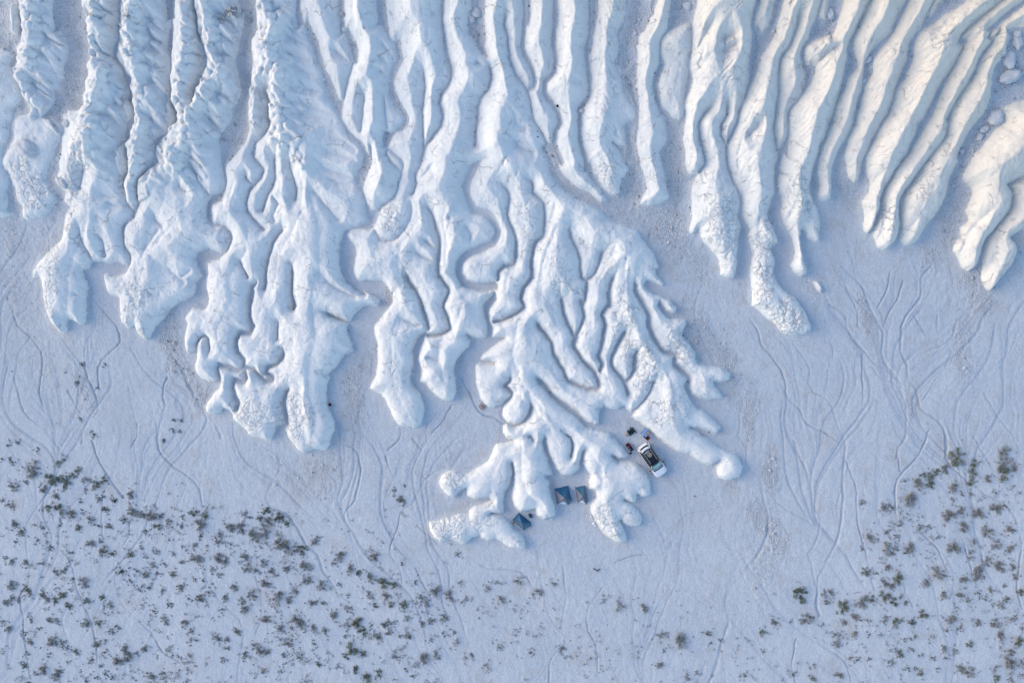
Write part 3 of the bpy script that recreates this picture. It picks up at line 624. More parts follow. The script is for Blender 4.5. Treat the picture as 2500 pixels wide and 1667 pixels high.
def build_field(cell=0.112, ext=(-71.5, 71.5, -48, 51.5)):
    x0, x1, y0, y1 = ext
    nx = int((x1-x0)/cell)+1; ny = int((y1-y0)/cell)+1
    xs = x0 + np.arange(nx)*cell; ys = y0 + np.arange(ny)*cell
    X, Y = np.meshgrid(xs, ys)
    BZ = base_z(X, Y)
    # warped coordinates give the traced outlines a natural unevenness
    wx = 0.27*fbm(X/2.2, Y/2.2, 11, 4, .6); wy = 0.27*fbm(X/2.2, Y/2.2, 23, 4, .6)
    XW = X + wx; YW = Y + wy
    INF = 40.0
    dv = np.full(X.shape, INF, np.float32); dc = np.full(X.shape, INF, np.float32)
    hc = np.zeros(X.shape, np.float32); sc = np.zeros(X.shape, np.float32); sd = np.zeros(X.shape, np.float32)
    hn = np.zeros(X.shape); hw = np.zeros(X.shape); fl = np.zeros(X.shape, np.int8); dch = np.full(X.shape, INF, np.float32)
    chalk = np.zeros(X.shape, bool)

    def seg_windows(P, R):
        for i in range(len(P)-1):
            a, b = P[i], P[i+1]
            lo = np.minimum(a, b)-R; hi = np.maximum(a, b)+R
            i0 = max(0, int((lo[0]-x0)/cell)); i1 = min(nx, int((hi[0]-x0)/cell)+2)
            j0 = max(0, int((lo[1]-y0)/cell)); j1 = min(ny, int((hi[1]-y0)/cell)+2)
            if i0 >= i1 or j0 >= j1: continue
            yield i, a, b, (slice(j0, j1), slice(i0, i1))
    def segdist(a, b, sl):
        ab = b-a; L2 = max(ab@ab, 1e-9)
        ux = XW[sl]-a[0]; uy = YW[sl]-a[1]
        t = np.clip((ux*ab[0]+uy*ab[1])/L2, 0, 1)
        return np.hypot(ux-ab[0]*t, uy-ab[1]*t), t, ab[0]*uy-ab[1]*ux, math.sqrt(L2)
    def add_valley(P, w, k, head=True, R=7.0):
        L = np.r_[0, np.cumsum(np.hypot(*np.diff(P, axis=0).T))]
        for i, a, b, sl in seg_windows(P, R):
            d, t, _, ln = segdist(a, b, sl)
            s = L[i]+t*ln
            d = d + k*PX
            if head:
                hl = min(1.6, L[-1]*.35)
                tp = np.clip(1-s/hl, 0, 1)
                d = d + tp*tp*0.9 - w*PX*(1-.7*tp)
            else: d = d - w*PX
            dv[sl] = np.minimum(dv[sl], d)
    def fill(P, val):
        n = len(P); ylo = max(0, int((P[:,1].min()-y0)/cell)); yhi = min(ny-1, int((P[:,1].max()-y0)/cell)+1)
        Q = np.roll(P, -1, axis=0)
        for j in range(ylo, yhi+1):
            yy = ys[j]
            m = (P[:,1] > yy) != (Q[:,1] > yy)
            if not m.any(): continue
            xc = np.sort(P[m,0] + (yy-P[m,1])/(Q[m,1]-P[m,1])*(Q[m,0]-P[m,0]))
            for q in range(0, len(xc)-1, 2):
                i0 = max(0, int(math.ceil((xc[q]-x0)/cell))); i1 = min(nx, int((xc[q+1]-x0)/cell)+1)
                if i1 > i0: chalk[j, i0:i1] = val

    polys = []
    for s in CHALK:
        p = ext_poly(parse(s)); P = to_world(densify(np.vstack([p, p[:1]]), 10)); polys.append(P)
        fill(P, True)
    for s in SCREE:
        p = ext_poly(parse(s)); P = to_world(np.vstack([p, p[:1]])); fill(P, False)
        add_valley(P, 0.5, 0, False)
    # nearest-grid warp of the mask so it follows the same unevenness as the distances
    jj = np.clip(np.rint((YW-y0)/cell).astype(int), 0, ny-1); ii = np.clip(np.rint((XW-x0)/cell).astype(int), 0, nx-1)
    chalk = chalk[jj, ii]
    for P in polys: add_valley(P, 0.8, 0, False)
    for s in GULLY:
        w, k, r = s.split(' ', 2); p = parse(r)
        hd = p[0,1] > 6
        add_valley(to_world(densify(ext_line(p) if not hd else p)), float(w), float(k), hd)
    BEADS = []
    for s in CREST:
        h, f, r = s.split(' ', 2); h = float(h)*PX
        p = parse(r); p = ext_line(p) if p[0,1] < 30 else p
        P = to_world(densify(p), h)
        if f == 'b': BEADS.append(to_world(densify(p), h))
        code = {'-':0, 'b':1, 'r':2, 'l':3}[f]
        L = np.r_[0, np.cumsum(np.hypot(*np.diff(P, axis=0).T))]
        for i, a, b, sl in seg_windows(P, 10.0):
            d, t, cr, ln = segdist(a, b, sl)
            m = d < dc[sl]
            wq = 1.0/(d+0.12)**3; hn[sl] += wq*h*ln; hw[sl] += wq*ln
            dc[sl][m] = d[m]; sc[sl][m] = (L[i]+t*ln)[m]; sd[sl][m] = np.sign(cr)[m]; fl[sl][m] = code
    for s in CHANNEL:
        w, r = s.split(' ', 1); w = float(w)
        P = to_world(densify(parse(r))); w *= .62
        for i, a, b, sl in seg_windows(P, 1.5):
            d, t, _, _ = segdist(a, b, sl)
            dch[sl] = np.minimum(dch[sl], d/(w*PX))
    inside = chalk & (dv > 0)
    hc = np.where(hw > 0, hn/np.maximum(hw, 1e-9), 0)
    v = np.maximum(dv, 0)
    wid = v + dc
    r = v/np.maximum(wid, 1e-4)
    A = hc*(1-np.exp(-wid/1.9))
    up2 = sstep(3, 26, Y+4*vnoise(X/9, Y/9, 34))
    bead_w = (fl == 1) & (sd < 0)
    r = np.where(bead_w, r**.5, r)
    sharp = np.where(fl == 1, .30, .12)+.16*vnoise(X/3, Y/4, 33)
    east = sstep(5, 25, X)*.4
    upc = np.clip(up2-east*(1-up2), 0, 1)
    sharp = np.clip(sharp*up2 + .25*up2, 0, 1)
    g = (1-sharp)*(1-(1-r)**(4.0-2.25*upc)) + sharp*r
    A = A*(.80+.20*up2)
    # very small r still has to leave the valley floor with a steep foot
    ridge = A*np.clip(g*1.0, 0, 1)
    pillow = (1.10-.62*up2)*(1-np.exp(-(v/(.42+.43*up2))**0.95))
    k = 0.35
    h = np.log(np.exp(np.clip(ridge/k, 0, 60)) + np.exp(pillow/k) - 1.0)*k
    h = np.where(inside, h, 0)
    # knobs along beaded crests (the side that faces west) and rills down the flanks
    west = sd < 0
    # sd<0: point lies to the right of the travel direction (lines run downwards, so that is west)
    Xp = X/PX/((CAMH-BZ)/CAMH)+1250; Yp = 833.5-Y/PX/((CAMH-BZ)/CAMH)
    CZ = np.clip(blobs(Xp, Yp, CRAZE, 321, 18.0), 0, 1)
    # rounded knobs along the beaded crests and finger-like buttresses down their eastern flanks
    K = np.zeros(X.shape, np.float32); G = np.zeros(X.shape, np.float32)
    rs = np.random.RandomState(77)
    def capsule(T, cx, cy, dx, dy, ln, rad, amp, power=.5):
        e = ln+rad; i0 = max(0, int((min(cx, cx+dx*ln)-rad*1.2-x0)/cell)); i1 = min(nx, int((max(cx, cx+dx*ln)+rad*1.2-x0)/cell)+2)
        j0 = max(0, int((min(cy, cy+dy*ln)-rad*1.2-y0)/cell)); j1 = min(ny, int((max(cy, cy+dy*ln)+rad*1.2-y0)/cell)+2)
        if i1 <= i0 or j1 <= j0: return
        sl = (slice(j0, j1), slice(i0, i1)); ux = X[sl]+wx[sl]*.6-cx; uy = Y[sl]+wy[sl]*.6-cy
        t = np.clip((ux*dx+uy*dy)/max(ln, 1e-6), 0, 1); d2 = ((ux-dx*ln*t)**2+(uy-dy*ln*t)**2)/(rad*(1-.25*t))**2
        T[sl] = np.maximum(T[sl], amp*np.clip(1-d2, 0, 1)**power)
    for P in BEADS:
        L = np.r_[0, np.cumsum(np.hypot(*np.diff(P, axis=0).T))]
        at = lambda s: np.array([np.interp(s, L, P[:,0]), np.interp(s, L, P[:,1])])
        for row, (c0, sp, rr) in enumerate(((.30, .95, .58), (1.02, 1.1, .62), (1.65, 1.3, .55))):
            s_ = rs.uniform(0, 1)
            while s_ < L[-1]:
                p = at(s_); q = at(min(s_+.3, L[-1]))-at(max(s_-.3, 0)); q /= np.hypot(*q)+1e-9
                wv = np.array([q[1], -q[0]]);
                if wv[0] > 0: wv = -wv
                o = c0+rs.uniform(-.15, .15); c = p + wv*o
                capsule(K, c[0], c[1], wv[0]*.8+q[0]*.5, wv[1]*.8+q[1]*.5, rs.uniform(.05, .5), rr*rs.uniform(.75, 1.15), rs.uniform(.32, .6), .55)
                s_ += sp*rs.uniform(.75, 1.3)
        s_ = rs.uniform(0, 1.5)
        while s_ < L[-1]:
            p = at(s_); d0 = rs.uniform(.5, 1.6)
            dv_ = np.array([rs.uniform(.55, .85), -rs.uniform(.5, .85)]); dv_ /= np.hypot(*dv_)
            capsule(G, p[0]+dv_[0]*d0, p[1]+dv_[1]*d0, dv_[0], dv_[1], rs.uniform(.8, 2.2), rs.uniform(.38, .6), rs.uniform(.18, .36), .6)
            s_ += rs.uniform(.8, 1.9)
    fade = sstep(0.0, .30, v)
    kb = (K + G)*fade
    rph = (sc - 0.95*dc + 0.9*vnoise(sc*.45, dc*.5, 95) + .25*vnoise(sc*1.7, dc*1.2, 96))
    gl = 1-np.abs(np.sin(np.pi*rph/1.9)); gs = 1-np.abs(np.sin(np.pi*rph/.95+1))
    flank = np.where(((fl == 3) & west) | ((fl == 1) & ~west) | ((fl == 2) & ~west), 1.0, 0.0)
    up = sstep(10, 24, Y)
    pm = sstep(-.35, .35, vnoise(sc*.22+9, dc*.2, 97))
    rills = -(gl**3*.26*pm + gs**3*.13)*np.where(fl == 1, .4, 1.0)*flank*up*sstep(.15, 1.0, dc)*sstep(4.6, 2.8, dc)*sstep(.05, .9, v)
    und = 0.15*fbm(X/1.7, Y/2.4, 41, 4)*sstep(0.1, 1.0, v) + (0.03+.05*CZ)*fbm(X/.55, Y/.7, 61, 3)*sstep(0.05, .5, v)
    # sharp little creases where the crust has slumped
    cr1 = fbm(X/2.3 + .5*fbm(X/.9, Y/.9, 71, 2), Y/3.2, 73, 3); cr2 = fbm(X/1.1, Y/1.8 + .4*fbm(X/.7, Y/.7, 75, 2), 79, 3)
    und = und - (.5+.8*CZ)*(.10*np.exp(-np.abs(cr1)/.03) + .07*np.exp(-np.abs(cr2)/.04)*sstep(-.2, .3, vnoise(X/4, Y/4, 83)))*sstep(.15, .8, v)
    und = und*(.35+.65*sstep(-15, -5, Y))
    lump = np.maximum(0, fbm(X/.8, Y/.9, 63, 3)+.1); und = und + .08*np.sqrt(lump)*CZ*sstep(.05, .5, v)
    h = h + np.where(inside, kb + rills + und, 0)
    # plain: fans, shallow channels, micro relief
    Xp = X/PX/((CAMH-BZ)/CAMH)+1250; Yp = 833.5-Y/PX/((CAMH-BZ)/CAMH)
    gravel = blobs(Xp, Yp, GRAVEL, 301); silt = blobs(Xp, Yp, SILT, 311, 30.0); craze = blobs(Xp, Yp, CRAZE, 321, 18.0)
    out = ~inside
    # scree fills the upper valleys
    gravel = np.maximum(gravel, 1.2*sstep(8, 22, Y+5*fbm(X/6, Y/6, 77, 2))*(.75+.5*fbm(X/2, Y/2, 78, 2)))
    flow = fbm(X/1.1 + 1.1*fbm(X/7, Y/7, 51, 2), Y/9.0, 53, 4, .55)
    flow2 = fbm(X/.55 + .9*fbm(X/5, Y/5, 151, 2), Y/5.0, 153, 3, .55)
    thread = np.maximum(np.exp(-(flow/0.03)**2), .7*np.exp(-(flow2/0.045)**2))*sstep(-.5, .3, vnoise(X/6, Y/8, 155))                        # thin braided threads running down the fans
    fan = sstep(-34, -20, Y+6*fbm(X/14, Y/14, 57, 2))*(dv > .3)
    fan = np.maximum(fan, .22)
    cv = 0.55+0.6*vnoise(X/5+4, Y/5, 58) + .25*vnoise(X/1.3, Y/1.3, 59)
    dch = dch + 0.5*fbm(X/.8, Y/.8, 60, 2) * (dch < 20)
    # rills running together and apart on the fans: streamlines of one shared, noisy downhill field
    rk = np.zeros(X.shape, np.float32)
    rs = np.random.RandomState(314); n_l = 0
    def vecf(x, y):
        x = np.array([x]); y = np.array([y])
        return (1.25*vnoise(x/11, y/16, 201) + .8*vnoise(x/4.2, y/6.5, 202) + .35*vnoise(x/1.6, y/2.2, 203))[0]
    tries = 0
    while n_l < 900 and tries < 6000:
        tries += 1
        x = rs.uniform(-68, 68); y = rs.uniform(-16, 17) if rs.rand() < .72 else rs.uniform(-42, -12)
        i = int((x-x0)/cell); j = int((y-y0)/cell)
        if inside[min(max(j, 0), ny-1), min(max(i, 0), nx-1)]: continue
        if y > 6 and rs.rand() < .3: continue
        n_l += 1; big = rs.rand() < .10
        ln = rs.uniform(8, 20) if not big else rs.uniform(18, 38); wd = rs.uniform(.05, .10) if not big else rs.uniform(.09, .17); st_ = rs.uniform(.2, .7) if not big else rs.uniform(.6, 1.0)
        if y < -14: st_ *= .6
        L = 0
        while L < ln:
            a = vecf(x, y); q = math.hypot(a, 1); nx_, ny_ = x+.28*a/q, y-.28/q; L += .28
            i = int((nx_-x0)/cell); j = int((ny_-y0)/cell)
            if not (3 < i < nx-4 and 3 < j < ny-4) or inside[j, i]: break
            R_ = int(math.ceil(wd*2.6/cell))+1; sl = (slice(max(j-R_, 0), j+R_+1), slice(max(i-R_, 0), i+R_+1))
            d2 = (X[sl]-nx_)**2+(Y[sl]-ny_)**2
            e = st_*min(1, L/2.0, (ln-L)/4.0+.05)
            rk[sl] = np.maximum(rk[sl], e*np.exp(-d2/(wd*wd*1.3)))
            x, y = nx_, ny_
    chd = np.exp(-dch**2*.8)*np.clip(cv, .12, 1)
    bank = np.exp(-((dch-2.0)/0.7)**2)*np.clip(cv, .1, 1)
    gnd = -0.11*chd + 0.015*bank - 0.015*thread*fan - .085*rk + 0.035*fbm(X/.6, Y/.9, 43, 4, .6) + 0.10*fbm(X/7, Y/9, 44, 2)
    gnd = gnd + 0.05*gravel*fbm(X/.33, Y/.33, 45, 2)
    foot = -0.12*np.exp(-np.abs(np.where(out, np.maximum(dv, 0)+0.0, 0))/.5)*out
    # distance outside chalk: reuse dv (outlines) which is positive on both sides
    h = np.where(out, gnd*sstep(0.0, .5, dv), h)
    fil = (.05+.42*up2)*np.exp(-np.abs(dv)/(.25+.85*up2))
    h = h + np.where(np.abs(dv) < 5, fil, 0)
    Z = BZ + h
    F = Field(); F.X, F.Y, F.Z, F.cell, F.x0, F.y0, F.nx, F.ny = X, Y, Z, cell, x0, y0, nx, ny
    F.inside = inside; F.gravel = gravel*out; F.silt = silt*out; F.craze = craze*inside
    F.chan = np.clip(np.maximum(chd, rk) + .25*thread*fan, 0, 1)*out; F.bank = bank*out; F.dv = dv; F.dust = np.exp(-np.maximum(dv, 0)/.45)*out*(.25+.75*up2); F.h = h; F.flank = flank*inside
    return F

def sample(F, x, y, A=None):
    A = F.Z if A is None else A
    u = np.clip((np.asarray(x)-F.x0)/F.cell, 0, F.nx-1.001); v = np.clip((np.asarray(y)-F.y0)/F.cell, 0, F.ny-1.001)
    i = u.astype(int); j = v.astype(int); fu = u-i; fv = v-j
    return (A[j,i]*(1-fu)+A[j,i+1]*fu)*(1-fv)+(A[j+1,i]*(1-fu)+A[j+1,i+1]*fu)*fv
# ------------------------------------------------------------- terrain meshes
F = build_field()
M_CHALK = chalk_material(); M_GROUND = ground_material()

def mesh_obj(name, co, faces_flat, k, mats, attrs=None, smooth=True, normals=None):
    me = bpy.data.meshes.new(name)
    me.vertices.add(len(co)); me.vertices.foreach_set('co', np.ascontiguousarray(co, np.float32).ravel())
    nf = len(faces_flat)//k
    me.loops.add(len(faces_flat)); me.loops.foreach_set('vertex_index', np.ascontiguousarray(faces_flat, np.int32))
    me.polygons.add(nf); me.polygons.foreach_set('loop_start', np.arange(0, nf*k, k, dtype=np.int32))
    if smooth: me.polygons.foreach_set('use_smooth', np.ones(nf, bool))
    for m in mats: me.materials.append(m)
    for a, v in (attrs or {}).items():
        at = me.attributes.new(a, 'FLOAT', 'POINT'); at.data.foreach_set('value', np.ascontiguousarray(v, np.float32))
    me.update(calc_edges=True)
    o = bpy.data.objects.new(name, me); COL.objects.link(o); return o

nx, ny = F.nx, F.ny
idx = np.arange(nx*ny).reshape(ny, nx)
quads = np.stack([idx[:-1,:-1], idx[:-1,1:], idx[1:,1:], idx[1:,:-1]], -1).reshape(-1, 4)
co = np.stack([F.X, F.Y, F.Z], -1).reshape(-1, 3)
ins = F.inside.ravel()
qin = ins[quads].sum(1) >= 1
def submesh(name, q, mat, names):
    used = np.zeros(nx*ny, bool); used[q.ravel()] = True
    remap = np.cumsum(used)-1
    o = mesh_obj(name, co[used], remap[q].ravel(), 4, [mat], {a: getattr(F, a).ravel()[used] for a in names})
    return o
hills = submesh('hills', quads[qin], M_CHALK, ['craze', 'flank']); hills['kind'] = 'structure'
ground = submesh('ground', quads[~qin], M_GROUND, ['gravel', 'silt', 'chan', 'bank', 'dust']); ground['kind'] = 'structure'

# the land goes on beyond the survey: a coarse sheet out to the horizon
gx = np.concatenate([np.linspace(-2600, -120, 40), np.linspace(-110, 110, 56), np.linspace(120, 2600, 40)])
gy = np.concatenate([np.linspace(-2600, -90, 40), np.linspace(-84, 84, 43), np.linspace(92, 2600, 40)])
GX, GY = np.meshgrid(gx, gy)
GZ = np.minimum(base_z(GX, GY), 20 + 4*fbm(GX/40, GY/40, 400, 3)) + np.clip((GY-45)/20, 0, 1)*2.0*np.abs(np.sin(GX/3.0))*(GY < 130) - 0.25
inn = (GX > -73) & (GX < 73) & (GY > -49) & (GY < 52)
GZ = np.where(inn, GZ-4.0, GZ)
ii = np.arange(GX.size).reshape(GX.shape)
gq = np.stack([ii[:-1,:-1], ii[:-1,1:], ii[1:,1:], ii[1:,:-1]], -1).reshape(-1, 4)
land = mesh_obj('terrain', np.stack([GX, GY, GZ], -1).reshape(-1, 3), gq.ravel(), 4, [M_GROUND]); land['kind'] = 'structure'

def hz(x, y): return float(sample(F, np.array([x]), np.array([y]))[0])
def px2w(u, v, up=0.0):
    """photograph pixel -> point on the surface"""
    z = 0.0; x = y = 0.0
    for _ in range(25):
        f = (CAMH - z - up)/CAMH*PX; x = (u-1250)*f; y = (833.5-v)*f
        z = .6*z + .4*hz(x, y)
    return x, y, z
def put(o, label=None, cat=None, group=None, kind=None):
    if label: o['label'] = label
    if cat: o['category'] = cat
    if group: o['group'] = group
    if kind: o['kind'] = kind
    return o
# ------------------------------------------------------------- small mesh helpers
def empty(name, loc, rz=0.0, label=None, cat=None, group=None):
    o = bpy.data.objects.new(name, None); COL.objects.link(o); o.location = loc; o.rotation_euler = (0, 0, rz)
    o.empty_display_size = .3
    return put(o, label, cat, group)
def part(name, bm, mat, parent=None, smooth=False, loc=None, rz=None):
    me = bpy.data.meshes.new(name); bm.normal_update(); bm.to_mesh(me); bm.free()
    me.materials.append(mat)
    if smooth:
        for p in me.polygons: p.use_smooth = True
    o = bpy.data.objects.new(name, me); COL.objects.link(o)
    if parent: o.parent = parent
    if loc is not None: o.location = loc
    if rz is not None: o.rotation_euler = (0, 0, rz)
    return o
def box(bm, c, s, bev=0.0, rot=None, seg=2):
    m = Matrix.Translation(c) @ (rot.to_4x4() if rot else Matrix.Identity(4)) @ Matrix.Diagonal((*s, 1))
    g = bmesh.ops.create_cube(bm, size=1.0, matrix=m)
    if bev:
        es = list({e for v in g['verts'] for e in v.link_edges})
        bmesh.ops.bevel(bm, geom=es, offset=bev, segments=seg, affect='EDGES', profile=.6)
def cyl(bm, c, r, h, n=20, rot=None, r2=None):
    m = Matrix.Translation(c) @ (rot.to_4x4() if rot else Matrix.Identity(4))
    bmesh.ops.create_cone(bm, cap_ends=True, segments=n, radius1=r, radius2=r if r2 is None else r2, depth=h, matrix=m)
def tube(bm, pts, r, n=7):
    rings = []
    pts = [Vector(p) for p in pts]
    for i, p in enumerate(pts):
        d = (pts[min(i+1, len(pts)-1)]-pts[max(i-1, 0)]).normalized()
        a = d.cross(Vector((0, 0, 1)));
        if a.length < 1e-3: a = Vector((1, 0, 0))
        a.normalize(); b = d.cross(a)
        rr = r[i] if isinstance(r, (list, tuple)) else r
        rings.append([bm.verts.new(p + (a*math.cos(t*2*math.pi/n)+b*math.sin(t*2*math.pi/n))*rr) for t in range(n)])
    for q in range(len(rings)-1):
        for t in range(n):
            bm.faces.new((rings[q][t], rings[q][(t+1) % n], rings[q+1][(t+1) % n], rings[q+1][t]))
    bm.faces.new(rings[0][::-1]); bm.faces.new(rings[-1])
def grid(bm, f, nu, nv):
    """surface f(u, v) -> point"""
    V = [[bm.verts.new(f(i/nu, j/nv)) for j in range(nv+1)] for i in range(nu+1)]
    for i in range(nu):
        for j in range(nv):
            try: bm.faces.new((V[i][j], V[i+1][j], V[i+1][j+1], V[i][j+1]))
            except ValueError: pass
def solid(o, t):
    m = o.modifiers.new('thick', 'SOLIDIFY'); m.thickness = t; m.offset = -1

# ------------------------------------------------------------- the white car
MW = plain_mat('white_paint', (.80, .81, .83), .25, 0, .02, 3, 0, .5, .6)
MK = plain_mat('black_trim', (.012, .013, .015), .45, 0, .3, 12)
MRB = plain_mat('tyre_rubber', (.02, .02, .02), .85, 0, .2, 20)
MRIM = plain_mat('alloy_rim', (.45, .46, .48), .3, .9, .05, 6)
MGL = plain_mat('dark_glass', (.008, .011, .016), .06, 0, .1, 2, 0, .7)
MWS = plain_mat('windscreen', (.10, .27, .31), .07, 0, .12, 2, 0, .8, .4)
MLT = plain_mat('lamp_lens', (.55, .58, .60), .08, 0, .05, 6, 0, .8)
MTL = plain_mat('tail_lens', (.32, .01, .01), .12, 0, .1, 6, 0, .7)
MAL = plain_mat('rail_metal', (.62, .63, .65), .3, .7, .05, 6)

def make_car():
    x, y, z = px2w(1590, 1120.5)
    root = empty('car', (x, y, z), math.atan2(-72, 50), 'white estate car with a dark roof parked beside the camp gear', 'car')
    # lower body: lengthwise stations (x, half width, top height, nose drop)
    st = [(2.36, .56, .62, .40), (2.30, .70, .76, .30), (2.12, .83, .86, .25), (1.75, .90, .95, .24), (1.25, .925, 1.02, .24), (.95, .93, 1.03, .24), (0.0, .935, 1.02, .24),
          (-1.2, .935, 1.03, .24), (-1.75, .925, 1.05, .25), (-2.10, .88, 1.05, .28), (-2.30, .78, 1.00, .32), (-2.37, .64, .90, .40)]
    bm = bmesh.new(); rows = []
    for (sx, w_, zt, zb) in st:
        prof = [(0, zt+.035), (.45, zt+.028), (.78, zt), (.93, zt-.06), (1.0, zt-.20), (1.0, .5), (.955, zb+.06), (.88, zb), (0, zb)]
        r = [bm.verts.new((sx, w_*a, b)) for a, b in prof] + [bm.verts.new((sx, -w_*a, b)) for a, b in prof[-2:0:-1]]
        rows.append(r)
    n = len(rows[0])
    for i in range(len(rows)-1):
        for j in range(n): bm.faces.new((rows[i][j], rows[i][(j+1) % n], rows[i+1][(j+1) % n], rows[i+1][j]))
    bm.faces.new(rows[0][::-1]); bm.faces.new(rows[-1])
    body = part('body', bm, MW, root, True); s = body.modifiers.new('round', 'SUBSURF'); s.levels = s.render_levels = 2
    # bonnet shut line and scuttle
    bm = bmesh.new(); grid(bm, lambda u, v: (1.17+.10*(1-(2*v-1)**2)*1.0+.14*u, (v-.5)*1.50, 1.062-.006*u), 2, 12)
    o = part('scuttle', bm, MK, root, True); solid(o, .02)
    bm = bmesh.new(); bm.free()
    for q in (1, -1):
        bm = bmesh.new(); tube(bm, [(1.35+.72*t, q*(.70-.05*t**2), 1.075-.075*t-.03*t*t) for t in [0, .25, .5, .75, 1]], .006, 5); part('bonnet_seam', bm, MK, root)
    # greenhouse shell
    def ring(xf, xr, w_, z_, cf, cr): return [(xf, 0, z_, ), (xf-cf*.3, w_*.6, z_), (xf-cf, w_, z_), ((xf+xr)/2, w_*1.01, z_), (xr+cr, w_, z_), (xr+cr*.3, w_*.6, z_), (xr, 0, z_)]
    lo = ring(1.20, -2.20, .86, 1.035, .22, .20); hi = ring(.48, -1.80, .585, 1.52, .10, .16)
    bm = bmesh.new()
    L = [bm.verts.new(p) for p in lo] + [bm.verts.new((p[0], -p[1], p[2])) for p in lo[-2:0:-1]]
    H = [bm.verts.new(p) for p in hi] + [bm.verts.new((p[0], -p[1], p[2])) for p in hi[-2:0:-1]]
    for i in range(len(L)): bm.faces.new((L[i], L[(i+1) % len(L)], H[(i+1) % len(L)], H[i]))
    part('window_band', bm, MGL, root, True)
    bm = bmesh.new()
    grid(bm, lambda u, v: (1.185*(1-u)+.50*u-(.10+.02*u)*(2*v-1)**2*1.0, (2*v-1)*((.70)*(1-u)+.53*u), 1.045*(1-u)+1.535*u+.012), 4, 10)
    o = part('windscreen', bm, MWS, root, True); solid(o, .012)
    for sgn in (1, -1):
        bm = bmesh.new(); tube(bm, [(1.03, sgn*.80, 1.04), (.66, sgn*.70, 1.30), (.38, sgn*.60, 1.53)], .035, 8); part('pillar', bm, MW, root, True)
        bm = bmesh.new(); tube(bm, [(.22, sgn*.60, 1.54), (-.8, sgn*.605, 1.56), (-1.68, sgn*.60, 1.53)], .026, 8); part('roof_edge', bm, MK, root, True)
        bm = bmesh.new(); tube(bm, [(-1.64, sgn*.60, 1.53), (-1.98, sgn*.73, 1.25), (-2.10, sgn*.80, 1.06)], .05, 8); part('pillar', bm, MW, root, True)
        bm = bmesh.new(); tube(bm, [(.10, sgn*.50, 1.60), (.02, sgn*.50, 1.655), (-.8, sgn*.51, 1.665), (-1.45, sgn*.50, 1.65), (-1.53, sgn*.50, 1.59)], .021, 8); part('roof_rail', bm, MAL, root, True)
        bm = bmesh.new(); box(bm, (.92, sgn*1.03, 1.06), (.14, .22, .15), .04); box(bm, (.95, sgn*.92, 1.02), (.06, .10, .05), .01); part('mirror', bm, MK, root, True)
        bm = bmesh.new(); box(bm, (2.17, sgn*.60, .76), (.20, .26, .11), .03); part('headlight', bm, MLT, root, True)
        bm = bmesh.new(); box(bm, (-2.24, sgn*.68, .93), (.12, .22, .16), .03); part('tail_light', bm, MTL, root, True)
        bm = bmesh.new(); tube(bm, [(1.0, sgn*.937, .99), (-.1, sgn*.945, 1.0), (-1.6, sgn*.94, 1.01)], .013, 5); part('window_strip', bm, MK, root)
        for dx in (.25, -.75):
            bm = bmesh.new(); box(bm, (dx, sgn*.945, .86), (.20, .03, .03), .008); part('door_handle', bm, MAL, root)
            bm = bmesh.new(); box(bm, (dx-.28, sgn*.94, .66), (.012, .012, .62)); part('door_seam', bm, MK, root)
        for wx in (1.40, -1.42):
            bm = bmesh.new(); rot = Matrix.Rotation(R(90), 3, 'X'); cyl(bm, (0, 0, 0), .345, .22, 28, rot)
            bmesh.ops.bevel(bm, geom=[e for e in bm.edges if len(e.link_faces) == 2 and e.calc_face_angle() > 1], offset=.035, segments=2, affect='EDGES')
            wh = part('wheel', bm, MRB, root, True, (wx, sgn*.86, .345))
            bm = bmesh.new(); cyl(bm, (0, sgn*.09, 0), .22, .06, 20, rot)
            for q in range(5):
                a = q*2*math.pi/5; box(bm, (math.cos(a)*.11, sgn*.125, math.sin(a)*.11), (.20, .02, .04), .005, Matrix.Rotation(-a, 3, 'Y'))
            part('rim', bm, MRIM, wh)
    # roof skin: black, slightly crowned
    bm = bmesh.new(); grid(bm, lambda u, v: (.50-2.21*u-(.06+.04*(u*2-1))*(2*v-1)**2, (2*v-1)*.585, 1.54+.045*(1-(2*v-1)**2)*(1-(2*u-1)**4)), 8, 8)
    o = part('roof', bm, plain_mat('black_roof', (.010, .013, .02), .38, 0, .2, 3, 0, .3, 0), root, True); solid(o, .03)
    bm = bmesh.new(); grid(bm, lambda u, v: (-1.66-.30*u+.10*(1-(2*v-1)**2)*-1, (2*v-1)*(.56-.02*u), 1.575-.02*u), 3, 8)
    o = part('spoiler', bm, MW, root, True); solid(o, .04)
    bm = bmesh.new(); tube(bm, [(-1.2+.0, -.30, 1.60), (-1.2, -.30, 1.68)], [.03, .008], 6); part('antenna', bm, MK, root)
    bm = bmesh.new(); box(bm, (-2.37, 0, .62), (.02, .52, .12), .004); part('number_plate', bm, plain_mat('plate', (.7, .7, .7)), root)
    bm = bmesh.new()
    for q in range(3): box(bm, (2.345, 0, .50+.06*q), (.03, .9-.06*q, .03), .006)
    part('grille', bm, MK, root)
    for q in (-.45, .15):
        bm = bmesh.new(); tube(bm, [(1.20, q, 1.075), (1.05, q+.4, 1.15)], .008, 5); part('wiper', bm, MK, root)
    # things lying on the roof
    def roof_pt(a, b, zz): c, s_ = math.cos(root.rotation_euler.z), math.sin(root.rotation_euler.z); return (x+a*c-b*s_, y+a*s_+b*c, z+zz)
    tanm = plain_mat('tan_straw', (.36, .31, .25), .8, 0, .3, 14, .01)
    t = empty('round_basket', roof_pt(-.98, .02, 1.585), 0.4, 'round tan basket with a white square centre on the car roof', 'basket')
    bm = bmesh.new(); 
    for k_ in range(6): tube(bm, [(math.cos(a)*(.13+.032*k_), math.sin(a)*(.13+.032*k_), .04+.008*k_) for a in np.linspace(0, 2*math.pi, 33)], .02, 6)
    part('rim', bm, tanm, t, True)
